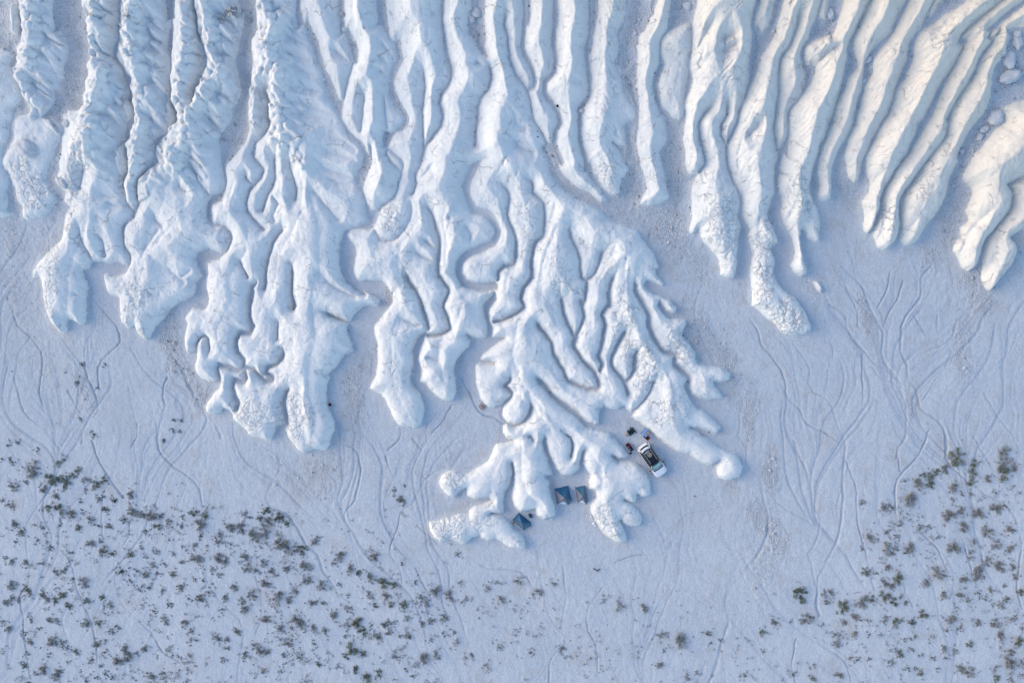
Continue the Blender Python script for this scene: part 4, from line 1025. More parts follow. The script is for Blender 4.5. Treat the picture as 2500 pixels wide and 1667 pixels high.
    bm = bmesh.new(); cyl(bm, (0, 0, .03), .15, .06, 24); part('bowl', bm, MK, t)
    bm = bmesh.new(); box(bm, (0, 0, .075), (.15, .15, .03), .02); part('centre_square', bm, MW, t)
    bm = bmesh.new(); cyl(bm, (0, 0, .095), .03, .015, 14); part('hub', bm, MK, t)
    g1 = plain_mat('grey_canvas', (.24, .24, .25), .85, 0, .3, 10, .02)
    def bundle(name, loc, sx, sy, sz, mat, seed, rz, label, cat, grp=None, nn=14):
        bm = bmesh.new(); bmesh.ops.create_icosphere(bm, subdivisions=4, radius=1.0)
        for v in bm.verts:
            nrm = v.co.normalized(); q = mnoise.noise(nrm*2.2+Vector((seed, 0, 0)))*.35 + abs(mnoise.noise(nrm*5+Vector((seed, 3, 0))))*.25
            p = nrm*(1+q); v.co = (p.x*sx, p.y*sy, max(-.15, p.z)*sz + .15*sz)
        o = part(name, bm, mat, None, True, loc, rz); return put(o, label, cat, grp)
    bundle('canvas_bundle', roof_pt(-1.42, -.02, 1.60), .14, .38, .07, g1, 3.0, root.rotation_euler.z, 'crumpled grey canvas bundle at the rear end of the car roof', 'canvas bundle')
    bundle('dark_cover', roof_pt(-.30, .05, 1.585), .38, .40, .035, plain_mat('navy_cover', (.006, .012, .022), .7, 0, .4, 5, .02), 5.0, root.rotation_euler.z, 'dark blue cover spread over the middle of the car roof', 'cover')
    return bundle
bundle = make_car()

# ------------------------------------------------------------- tents
MT = dict(navy=plain_mat('navy_fly', (.012, .10, .20), .5, 0, .25, 3, .004), teal=plain_mat('teal_fly', (.04, .15, .24), .5, 0, .25, 3, .004),
          grey=plain_mat('grey_fly', (.20, .20, .24), .55, 0, .18, 3, .004), slate=plain_mat('slate_fly', (.11, .17, .23), .55, 0, .2, 3, .004), inner=plain_mat('white_inner', (.75, .78, .82), .7, 0, .04, 5))
def tent(corners, apex, h, cols, door, label, zoom=(1230, 1160, 9.8), inner=True):
    P = [px2w(zoom[0]+a/zoom[2], zoom[1]+b/zoom[2]) for a, b in corners]
    ax, ay, az = px2w(zoom[0]+apex[0]/zoom[2], zoom[1]+apex[1]/zoom[2], h)
    z0 = min(p[2] for p in P)+.01
    root = empty('tent', (ax, ay, z0), 0, label, 'tent', 'dome tents pitched between the chalk ridges')
    P = [Vector((p[0]-ax, p[1]-ay, 0)) for p in P]; A = Vector((0, 0, h)); n = len(P)
    def arm(i, t, shrink=1.0):
        c = P[i]*shrink; q = c*(1-t)**1.12; return Vector((q.x, q.y, h*shrink*math.sin(t*math.pi/2)**.92))
    for i in range(n):
        a, b = i, (i+1) % n; c0 = .0
        is_door = i == door
        def f(u, v, a=a, b=b, is_door=is_door):
            t0 = 0.0
            if is_door: t0 = .42*math.sin(math.pi*min(1, v*1.0))**.8
            t = t0 + (1-t0)*u
            p = arm(a, t)*(1-v) + arm(b, t)*v
            sag = 4*v*(1-v)*math.sin(math.pi*min(1, u*.9+.08))
            p = p*(1-.07*sag)
            p += Vector((mnoise.noise(p*3+Vector((i, 0, 0))), mnoise.noise(p*3+Vector((7, i, 0))), mnoise.noise(p*4+Vector((0, 9, i)))))*.02
            if u == 0 and not is_door: p.z = 0
            return p
        bm = bmesh.new(); grid(bm, f, 14, 12); bmesh.ops.remove_doubles(bm, verts=bm.verts, dist=.0005)
        o = part('fly_panel', bm, MT[cols[i]], root, True); solid(o, .004)
        o['label'] = {'navy': 'navy blue fly panel', 'teal': 'teal blue fly panel', 'grey': 'grey fly panel', 'slate': 'slate blue fly panel'}[cols[i]]
        if is_door:
            bm = bmesh.new()
            grid(bm, lambda u, v: (arm(a, u*.55, .93)*(1-v)+arm(b, u*.55, .93)*v), 6, 8)
            part('inner_tent', bm, MT['inner' if inner else 'slate'], root, True)
        bm = bmesh.new(); tube(bm, [arm(a, t, 1.006)+Vector((0, 0, .008)) for t in np.linspace(0, 1, 12)], .012, 6); part('pole_sleeve', bm, MT['slate'], root, True)
        bm = bmesh.new(); e = P[a]*1.10; tube(bm, [P[a]+Vector((0, 0, .02)), Vector((e.x, e.y, 0))], .008, 5); cyl(bm, (e.x, e.y, .02), .012, .08, 6); part('peg', bm, MK, root)
    return root
tent([(1198, 318), (1540, 240), (1628, 608), (1542, 705), (1278, 695)], (1440, 525), 1.15, ['navy', 'teal', 'slate', 'grey', 'grey'], 3, 'large navy and grey tent with a white doorway, left of the smaller upright tent')
tent([(1698, 288), (1942, 238), (2018, 605), (1968, 690), (1768, 658)], (1880, 485), 1.05, ['teal', 'slate', 'slate', 'grey', 'grey'], 3, 'narrow grey tent beside the right-hand chalk ridge')
tent([(355, 885), (655, 1125), (657, 1218), (487, 1318), (198, 1065)], (420, 1130), 1.05, ['navy', 'teal', 'teal', 'slate', 'navy'], 2, 'teal tent alone at the foot of the lower left chalk ridge', inner=False)

# ------------------------------------------------------------- camp gear
def Z2(a, b): return 1500+a/9.8, 1020+b/9.8
MNB = plain_mat('navy_bag', (.012, .035, .10), .6, 0, .3, 12, .01)
x, y, z = px2w(1230+635/9.8, 1160+957/9.8)
t = empty('duffel_bag', (x, y, z), R(118), 'small navy blue bag lying beside the teal tent', 'bag')
bm = bmesh.new(); box(bm, (0, 0, .15), (.62, .38, .30), .12, None, 4); part('bag_body', bm, MNB, t, True)
bm = bmesh.new(); tube(bm, [(-.2+.4*q, .10*math.sin(q*math.pi), .30+.03*math.sin(q*math.pi)) for q in np.linspace(0, 1, 9)], .015, 6); part('strap', bm, MK, t, True)
bm = bmesh.new(); box(bm, (0, 0, .305), (.5, .015, .01)); part('zip', bm, MAL, t)
MTAN = plain_mat('tan_cloth', (.42, .35, .28), .9, 0, .3, 9, .02); MPK = plain_mat('pink_cloth', (.50, .33, .30), .9, 0, .35, 9, .02)
x, y, z = px2w(1230+212/9.8, 1160+1132/9.8); bundle('tan_pouch', (x, y, z), .22, .16, .12, MTAN, 8.0, .4, 'little tan pouch at the left corner of the teal tent', 'pouch')

# accordion-folded green mat
x, y, z = px2w(*Z2(402, 318))
MGR = plain_mat('dark_green_mat', (.012, .045, .038), .8, 0, .5, 9, .02)
t = empty('folding_mat', (x, y, z), R(35), 'dark green folded mat lying in zigzag pleats near the car', 'mat')
pts = 9
for q in range(pts-1):
    bm = bmesh.new()
    x0, x1 = -.48+q*.12, -.48+(q+1)*.12
    z0_, z1_ = (.02, .24) if q % 2 == 0 else (.24, .02)
    ln = .34+.13*math.sin(q*2.1); off = .10*math.sin(q*3.3)
    grid(bm, lambda u, v: (x0+(x1-x0)*u+.02*math.sin(v*6+q), (v-.5)*2*ln+off, z0_+(z1_-z0_)*u+.012*math.sin(v*9+q)), 3, 8)
    o = part('pleat', bm, MGR, t, True); solid(o, .02)
x, y, z = px2w(*Z2(298, 385)); bundle('clothes_pile', (x, y, z), .30, .24, .14, plain_mat('beige_cloth', (.46, .38, .34), .9, 0, .35, 7, .03), 12.0, .3, 'crumpled beige clothes beside the green folded mat', 'clothes')

def legs(root, w_, d_, h, mat, r=.012, nm='leg'):
    for sx in (1, -1):
        for sy in (1, -1):
            bm = bmesh.new(); tube(bm, [(sx*w_*.5, sy*d_*.5, 0), (sx*w_*.44, sy*d_*.44, h)], r, 6); part(nm, bm, mat, root, True)
MBL = plain_mat('light_blue_top', (.27, .42, .66), .5, 0, .25, 5); MRD = plain_mat('red_fabric', (.45, .012, .02), .75, 0, .25, 14, .01); MMR = plain_mat('maroon_fabric', (.085, .006, .012), .85, 0, .25, 14, .01); MBF = plain_mat('black_fabric', (.010, .011, .018), .85, 0, .4, 14, .01)
x, y, z = px2w(*Z2(735, 340))
t = empty('camp_table', (x, y, z), R(-42), 'light blue folding camp table standing uphill of the car', 'table')
bm = bmesh.new(); box(bm, (0, 0, .42), (.94, .98, .025), .01); part('table_top', bm, MBL, t)
bm = bmesh.new(); 
for s_ in (1, -1): box(bm, (0, s_*.485, .425), (.96, .03, .03)); box(bm, (s_*.465, 0, .425), (.03, .94, .03))
part('edge_frame', bm, plain_mat('navy_edge', (.02, .05, .12), .5), t); legs(t, .9, .9, .41, MK)
tp = Vector((x, y, z+.4325))
def onto(a, b, h): 
    xx, yy, zz = px2w(*Z2(a, b)); return (xx, yy, tp.z+h)
t2 = empty('tray', onto(790, 345, 0), R(-40), 'tan oval tray with a dark rim on the blue camp table', 'tray')
bm = bmesh.new(); box(bm, (0, 0, .02), (.54, .38, .04), .15 if False else .019, None, 2); part('tray_base', bm, MK, t2, True)
bm = bmesh.new(); box(bm, (0, 0, .045), (.46, .30, .025), .012, None, 2); part('tray_inlay', bm, MTAN, t2, True)
t3 = empty('storage_tub', onto(668, 385, 0), R(-42), 'small blue tub with a white lid on the corner of the camp table', 'tub')
bm = bmesh.new(); box(bm, (0, 0, .05), (.22, .16, .10), .02); part('tub_body', bm, plain_mat('blue_plastic', (.06, .16, .5), .4), t3, True)
bm = bmesh.new(); box(bm, (0, 0, .108), (.18, .10, .015), .005); part('lid', bm, MW, t3)
def chair(loc, rz, label, seat_m, trim_m, sw=.5, sd=.52, sh=.38, back=True, cat='chair'):
    t = empty('camp_chair' if back else 'camp_stool', loc, rz, label, cat)
    bm = bmesh.new(); grid(bm, lambda u, v: ((u-.5)*sd, (v-.5)*sw, sh-.05*math.sin(math.pi*u)*math.sin(math.pi*v)), 6, 6); o = part('seat', bm, seat_m, t, True); solid(o, .012)
    if back:
        bm = bmesh.new(); grid(bm, lambda u, v: (-.5*sd-.16*u-.02*math.sin(math.pi*v), (v-.5)*sw, sh+.40*u), 5, 6); o = part('backrest', bm, seat_m, t, True); solid(o, .012)
        for s_ in (1, -1):
            bm = bmesh.new(); tube(bm, [(.5*sd, s_*.5*sw, sh+.0), (.4*sd, s_*.52*sw, sh+.2), (-.55*sd, s_*.52*sw, sh+.22)], .025, 6); part('armrest', bm, trim_m, t, True)
        bm = bmesh.new(); tube(bm, [(-.5*sd-.16, -.5*sw, sh+.4), (-.5*sd-.17, 0, sh+.43), (-.5*sd-.16, .5*sw, sh+.4)], .03, 6); part('headband', bm, trim_m, t, True)
    legs(t, sd*1.05, sw*1.05, sh, MAL if trim_m is not MRD else MK, .011); return t
x, y, z = px2w(*Z2(748, 440)); chair((x, y, z), R(138), 'black camp chair with red arms pushed up to the blue table', MBF, MRD)

x, y, z = px2w(*Z2(352, 690))
t = empty('gear_table', (x, y, z), R(-52), 'low black table half covered by a maroon cloth, left of the car', 'table')
bm = bmesh.new(); box(bm, (.27, 0, .36), (.62, .52, .025), .008); part('table_top', bm, MBF, t)
bm = bmesh.new(); grid(bm, lambda u, v: (-.58+.62*u, (v-.5)*.54, .385+.008*math.sin(u*9)*math.sin(v*7)-(.10*max(0, .08-u)/.08)), 14, 10); o = part('maroon_cloth', bm, MMR, t, True); solid(o, .01)
bm = bmesh.new(); box(bm, (-.25, 0, .36), (.56, .48, .02), .006); part('table_leaf', bm, MBF, t)
legs(t, 1.1, .46, .35, MK)
def pot(loc, r, label):
    t = empty('cooking_pot', loc, .5, label, 'pot')
    bm = bmesh.new(); cyl(bm, (0, 0, r*.5), r, r, 20); part('pot_body', bm, MAL, t, True)
    bm = bmesh.new(); cyl(bm, (0, 0, r+.006), r*.8, .012, 20); part('contents', bm, plain_mat('dark_food', (.05, .04, .04)), t)
    bm = bmesh.new(); tube(bm, [(r, 0, r*.8), (r*1.9, .02, r*.85)], .01, 6); part('handle', bm, MK, t, True)
tz = z+.373
a_ = px2w(*Z2(325, 698)); pot((a_[0], a_[1], tz), .10, 'larger steel pot in the middle of the black gear table')
a_ = px2w(*Z2(362, 745)); pot((a_[0], a_[1], tz), .075, 'smaller steel pot at the lower end of the black gear table')
x, y, z = px2w(*Z2(415, 695))
t = empty('hoop', (x, y, z), 0, 'thin dark hoop leaning out from the black gear table', 'hoop')
bm = bmesh.new(); tube(bm, [(math.cos(a)*.36, math.sin(a)*.33, .30+.08*math.cos(a+1)) for a in np.linspace(-1.9, 1.9, 26)], .014, 6); part('ring', bm, MK, t, True)
bm = bmesh.new(); tube(bm, [(.34, .02, 0), (.36, 0, .30)], .01, 6); part('stand', bm, MK, t, True)
x, y, z = px2w(*Z2(382, 835)); chair((x, y, z), R(25), 'small black stool below the black gear table', MBF, MK, .22, .34, .32, False, 'stool')
bm = bmesh.new()
x, y, z = px2w(*Z2(395, 803)); bundle('towel', (x, y, z+.02), .16, .09, .05, plain_mat('white_cloth', (.6, .55, .62), .9), 22.0, .6, 'small pale towel between the black table and the stool', 'towel')

x, y, z = px2w(807, 987)
chair((x, y, z), R(100), 'dark red folding stool on the ground beside the long chalk ridge', MMR, MK, .36, .40, .36, False, 'stool')
x, y, z = px2w(1176.5, 992)
t = empty('folding_lounger', (x, y, z), R(42), 'faded pink folded lounger lying at the foot of a chalk lobe', 'lounger')
for q, c_ in enumerate((MPK, MTAN, MPK, MPK)):
    bm = bmesh.new(); box(bm, (-.30+q*.20, 0, .12+.02*(q % 2)), (.15, .62-.04*q, .05), .015); part('cushion', bm, c_, t, True)
bm = bmesh.new()
for s_ in (1, -1): tube(bm, [(-.42, s_*.34, .06), (.46, s_*.33, .10)], .014, 6)
tube(bm, [(.10, -.36, .15), (.10, .36, .15)], .02, 6); part('frame', bm, MK, t, True); legs(t, .75, .6, .1, MAL)

# dead branch and cold ashes on the plain
x, y, z = px2w(1459, 1388)
t = empty('dead_branch', (x, y, z), 0, 'blackened forked branch lying on a brown stain below the camp', 'branch')
bm = bmesh.new(); tube(bm, [(-.62, .16, .05), (-.45, -.02, .07), (-.15, -.16, .08), (.15, -.10, .06), (.30, .05, .05)], [.03, .045, .05, .04, .02], 6); part('stem', bm, plain_mat('charred_wood', (.035, .022, .016), .9, 0, .4, 12, .01), t, True)
bm = bmesh.new(); tube(bm, [(-.15, -.16, .08), (.02, -.34, .10), (.10, -.5, .05)], [.035, .03, .012], 5); tube(bm, [(.15, -.10, .06), (.35, -.25, .05)], [.03, .01], 5); part('twig', bm, bpy.data.materials['charred_wood'], t, True)
ORD = 'first second third fourth fifth sixth seventh eighth ninth tenth eleventh twelfth thirteenth fourteenth fifteenth sixteenth seventeenth eighteenth nineteenth twentieth'.split()
# ------------------------------------------------------------- boulders and loose stones
def rock_mesh(name, seed, sub=3, mat=None, flat=.75):
    bm = bmesh.new(); bmesh.ops.create_icosphere(bm, subdivisions=sub, radius=1.0)
    for v in bm.verts:
        nrm = v.co.normalized()
        q = mnoise.noise(nrm*1.3+Vector((seed, 2, 5)))*.35 + mnoise.noise(nrm*3.1+Vector((seed, 8, 1)))*.12 + mnoise.noise(nrm*8+Vector((seed, 8, 9)))*.04
        v.co = nrm*(1+q); v.co.z *= flat
    me = bpy.data.meshes.new(name); bm.to_mesh(me); bm.free()
    for p in me.polygons: p.use_smooth = True
    me.materials.append(mat); return me
M_ROCK = plain_mat('chalk_rock', (.60, .60, .60), .95, 0, .14, 2.2, .05, .1)
M_DARKROCK = plain_mat('dark_rock', (.012, .011, .012), .8, 0, .4, 5, .03, .2)
RM = [rock_mesh('boulder', s*3.7, 4, M_ROCK) for s in range(5)]
BOULD = [('E 2080,1130', 1.0, 1.0, .75, 0, 'big round pale boulder in the scree gully, beside the broad ridge at the right edge'),
 ('E 2220,735', 1.3, .8, .8, .4, 'largest flat-topped boulder in the upper right scree'),
 ('E 2205,570', .75, 1.1, .6, .2, 'tall wedge-shaped boulder in the upper right scree'),
 ('E 2290,400', .6, .9, .5, .3, 'leaning pale boulder at the top right corner of the scree'),
 ('E 2285,330', .45, .5, .4, 1.0, 'rounded boulder above the leaning one in the top right scree'),
 ('E 1930,1310', .5, .35, .35, .8, 'small boulder at the left side of the right-hand scree gully'),
 ('E 1975,1240', .6, .4, .4, .5, 'long boulder halfway along the right-hand scree gully'),
 ('E 860,575', .55, .3, .35, .6, 'pale slab wedged high in the narrow gully between two long ridges'),
 ('E 515,160', .3, .45, .3, 0, 'oval pale boulder in the gully beside a small chalk knob near the top'),
 ('E 820,770', .35, .35, .3, 0, 'square pale block further down the narrow gully'),
 ('A 250,1410', 1.30, 1.0, .7, -.9, 'smooth elongated pale boulder on the cracked chalk at the left edge'),
 ('A 640,1185', .45, .45, .35, 0, 'rounded pale stone beside the second beaded ridge'),
 ('C 640,125', .55, .5, .4, 0, 'rounded boulder at the top of the stony gully in the middle'),
 ('C 600,190', .35, .4, .3, 0, 'smaller boulder below the rounded one in the middle gully'),
 ('B 1340,285', .35, .3, .3, 0, 'pale stone in the scree beside the fluted ridge'),
 ('D 700,60', .55, .45, .35, -.7, 'angular pale block high in the scree beside the sunlit ridge'),
 ('D 2070,140', .35, .6, .35, 0, 'upright pale block in the gully between two sunlit ridges'),
 ('F 590,375', .9, .45, .5, -.9, 'short finger of pale rock standing out of the scree at the left'),
 ('K 1755,85', .45, .3, .3, .5, 'pale stone at the lower end of the right-hand scree gully')]
for i, (s, sx, sy, sz, rz, lab) in enumerate(BOULD):
    u, v = parse(s)[0]; x, y, z = px2w(u, v)
    o = bpy.data.objects.new('boulder', RM[i % 5]); COL.objects.link(o); o.location = (x, y, z+.12*sz); o.scale = (sx, sy, sz); o.rotation_euler = (0, 0, rz)
    put(o, lab, 'boulder', 'boulders in the gullies')
DRK = [('C 1415,1015', .16, 'round black stone on the white ridge crest'), ('C 1228,1312', .09, 'black stone in the gully below the narrow white ridge'), ('C 1225,1258', .07, None), ('C 1143,62', .09, 'black stone near the top of the middle gully'), ('C 1308,1460', .07, None), ('C 1412,1400', .07, None), ('C 1285,1506', .07, None), ('O 1682,907', .08, 'black stone at the mouth of the outer gully of the big fan'), ('O 1885,1390', .08, 'black stone beside the short lobe above the car'), ('O 365,1008', .08, 'black stone in the long diagonal gully'), ('O 1640,468', .09, 'black stone at the right edge of the big fan'), ('O 1000,600', .05, None), ('Q 1160,1022', .08, 'black stone on the plain below the car')]
DM = [rock_mesh('black_stone', 50+s, 2, M_DARKROCK) for s in range(2)]
for i, (s, r_, lab) in enumerate(DRK):
    u, v = parse(s)[0]; x, y, z = px2w(u, v)
    o = bpy.data.objects.new('black_stone', DM[i % 2]); COL.objects.link(o); o.location = (x, y, z+r_*.4); o.scale = (r_,)*3
    put(o, lab or ORD[i] + ' black speck of stone down the stony gullies, counted from the top', 'stone', 'black stones')
CR = [(1985,960,.22),(2030,955,.16),(2080,985,.30),(2075,930,.16),(2110,1020,.16),(2100,1055,.20),(2130,1065,.15),(2155,1150,.34),(2185,1200,.24),(2215,1095,.15),(2225,1165,.18),(2170,1110,.14),(2145,1010,.15),(1225,860,.30),(1255,815,.12),(1225,930,.20),(1195,985,.14),(1140,1040,.26),(1165,1010,.15),(2140,380,.12),(2105,960,.13),(2250,1200,.14)]
SM = [rock_mesh('chalk_stone', 80+s*2.3, 2, plain_mat('white_rock', (.78, .77, .76), .95, 0, .06, 4, .03, .1)) for s in range(3)]
for i, (a, b, r_) in enumerate(CR):
    x, y, z = px2w(1230+a/9.8, 1160+b/9.8)
    o = bpy.data.objects.new('chalk_stone', SM[i % 3]); COL.objects.link(o); o.location = (x, y, z+r_*.25); o.scale = (r_*.6, r_*.5, r_*.45); o.rotation_euler = (0, 0, i*1.3)
    near = a > 1900
    k_ = sorted([(q[1], q[0]) for q in CR if (q[0] > 1900) == near]).index((b, a))
    put(o, (ORD[k_] + ' from the top of the white stones fallen at the right-hand ridge') if near else (ORD[k_] + ' from the top of the white stones at the middle lobe tip'), 'stone', 'fallen chalk stones by the right-hand ridge' if near else 'fallen chalk stones by the middle lobe')

# scree: countless stones as one mesh
def stones():
    rs = np.random.RandomState(5)
    N = 60000
    x = rs.uniform(-70, 70, N); y = rs.uniform(-46, 50, N)
    g = sample(F, x, y, F.gravel); dvv = sample(F, x, y, F.dv); ins_ = sample(F, x, y, F.inside.astype(float))
    cl = .5+.5*vnoise(x/.9, y/.9, 501)
    keep = (rs.rand(N) < np.clip(g-.25, 0, 1)*(.25+cl)*.9 + .012) & (ins_ < .3)
    x, y, g = x[keep], y[keep], g[keep]; n = len(x)
    s = np.clip(np.exp(rs.normal(-2.55, .48, n)), .035, .42)*np.clip(.6+.5*g, .6, 1.2)
    z = sample(F, x, y) + s*.15
    t = (1+5**.5)/2
    iv = np.array([(-1,t,0),(1,t,0),(-1,-t,0),(1,-t,0),(0,-1,t),(0,1,t),(0,-1,-t),(0,1,-t),(t,0,-1),(t,0,1),(-t,0,-1),(-t,0,1)])/math.hypot(1, t)
    fc = np.array([(0,11,5),(0,5,1),(0,1,7),(0,7,10),(0,10,11),(1,5,9),(5,11,4),(11,10,2),(10,7,6),(7,1,8),(3,9,4),(3,4,2),(3,2,6),(3,6,8),(3,8,9),(4,9,5),(2,4,11),(6,2,10),(8,6,7),(9,8,1)])
    V = iv[None]*(1+rs.uniform(-.25, .25, (n, 12, 1))); V = V*rs.uniform(.65, 1.1, (n, 1, 3))*s[:, None, None]
    a = rs.uniform(0, 6.28, n); c, sn = np.cos(a)[:, None], np.sin(a)[:, None]
    vx = V[..., 0]*c - V[..., 1]*sn; vy = V[..., 0]*sn + V[..., 1]*c; vz = V[..., 2]*.75
    P = np.stack([vx+x[:, None], vy+y[:, None], vz+z[:, None]], -1).reshape(-1, 3)
    fi = (fc[None]+12*np.arange(n)[:, None, None]).reshape(-1)
    return n, P, fi, np.repeat(rs.rand(n), 12)
n_st, P_, fi_, rv = stones()
def stone_material():
    m, n, l, b = new_mat('scree_stone'); k = NB(n, l)
    c = k.mix(k.attr('tint'), (.34, .33, .335), (.66, .655, .65)); c = k.mix(k.math('MULTIPLY', k.noise(k.coord(), 6, 3)[0], .3), c, (.3, .29, .28))
    k.inp(b.inputs['Base Color'], c); b.inputs['Roughness'].default_value = .95; return m
st_o = mesh_obj('scree', P_, fi_, 3, [stone_material()], {'tint': rv}, smooth=False)
put(st_o, 'grey and white scree stones lying in the gullies', 'scree', None, 'stuff')

# ------------------------------------------------------------- shrubs
def foliage_mat(name, c1, c2):
    m, n, l, b = new_mat(name); k = NB(n, l)
    oi = n.new('ShaderNodeObjectInfo')
    f = k.noise(k.coord(), 2.5, 4, .7)[0]
    g = n.new('ShaderNodeNewGeometry')
    c = k.mix(k.ramp(f, .3, .7), c1, c2); c = k.mix(k.math('MULTIPLY', g.outputs['Random Per Island'], .5), c, tuple(min(1, q*1.8) for q in c2))
    k.inp(b.inputs['Base Color'], c); b.inputs['Roughness'].default_value = .9; b.inputs['Specular IOR Level'].default_value = .15
    return m
MF = {'f': foliage_mat('faded_shrub', (.27, .26, .26), (.34, .32, .31)), 'b': foliage_mat('dry_shrub', (.20, .205, .20), (.28, .28, .255)), 'g': foliage_mat('green_shrub', (.105, .135, .085), (.17, .195, .12)), 'G': foliage_mat('deep_green_shrub', (.045, .068, .034), (.08, .105, .045))}
MSTEM = plain_mat('shrub_wood', (.10, .085, .075), .9, 0, .3, 10)
def leaves(rs, n, R_, hgt, clumps, leaf, spread):
    cs = []
    for q in range(clumps):
        a = rs.uniform(0, 6.283); r = R_*math.sqrt(rs.uniform(0, 1))*.82; cs.append((r*math.cos(a), r*math.sin(a), rs.uniform(.12, .3)*R_*spread, rs.uniform(.3, 1.0)*hgt))
    V = []
    for i in range(n):
        cx, cy, cr, ch = cs[rs.randint(clumps)]
        d = rs.normal(0, 1, 3); d /= np.linalg.norm(d)+1e-9; rr = cr*rs.uniform(.2, 1)**.6
        p = np.array([cx, cy, ch*.55]) + d*np.array([rr, rr, ch*.5]); p[2] = max(p[2], .02)
        u = rs.normal(0, 1, 3); u /= np.linalg.norm(u); v = np.cross(u, rs.normal(0, 1, 3)); v /= np.linalg.norm(v)+1e-9
        s = leaf*rs.uniform(.5, 1.3)
        V += [p-u*s, p+v*s*.45, p+u*s, p-v*s*.45]
    return np.array(V), cs
def shrub_proto(seed, kind, wide):
    rs = np.random.RandomState(seed); n = {'f': 330, 'b': 900, 'g': 900, 'G': 1000}[kind]
    V, cs = leaves(rs, n, 1.0, .55, (20 if wide else 12), .052, .95 if kind in 'bf' else 1.1)
    me = bpy.data.meshes.new('foliage'); me.from_pydata([tuple(p) for p in V], [], [(4*i, 4*i+1, 4*i+2, 4*i+3) for i in range(n)]); me.materials.append(MF[kind])
    bm = bmesh.new()
    for (cx, cy, cr, ch) in cs:
        tube(bm, [(cx*.1, cy*.1, -.05), (cx*.6, cy*.6, ch*.35), (cx, cy, ch*.7)], [.02, .014, .006], 4)
        for q in range(4):
            a = rs.uniform(0, 6.28); tube(bm, [(cx*.6, cy*.6, ch*.35), (cx+math.cos(a)*cr*1.3, cy+math.sin(a)*cr*1.3, ch*rs.uniform(.3, .9))], [.012, .004], 3)
    ms = bpy.data.meshes.new('stems'); bm.to_mesh(ms); bm.free(); ms.materials.append(MSTEM)
    return me, ms
PROTO = {k: [shrub_proto(100+17*i+ord(k), k, i % 2 == 0) for i in range(4)] for k in 'bgGf'}

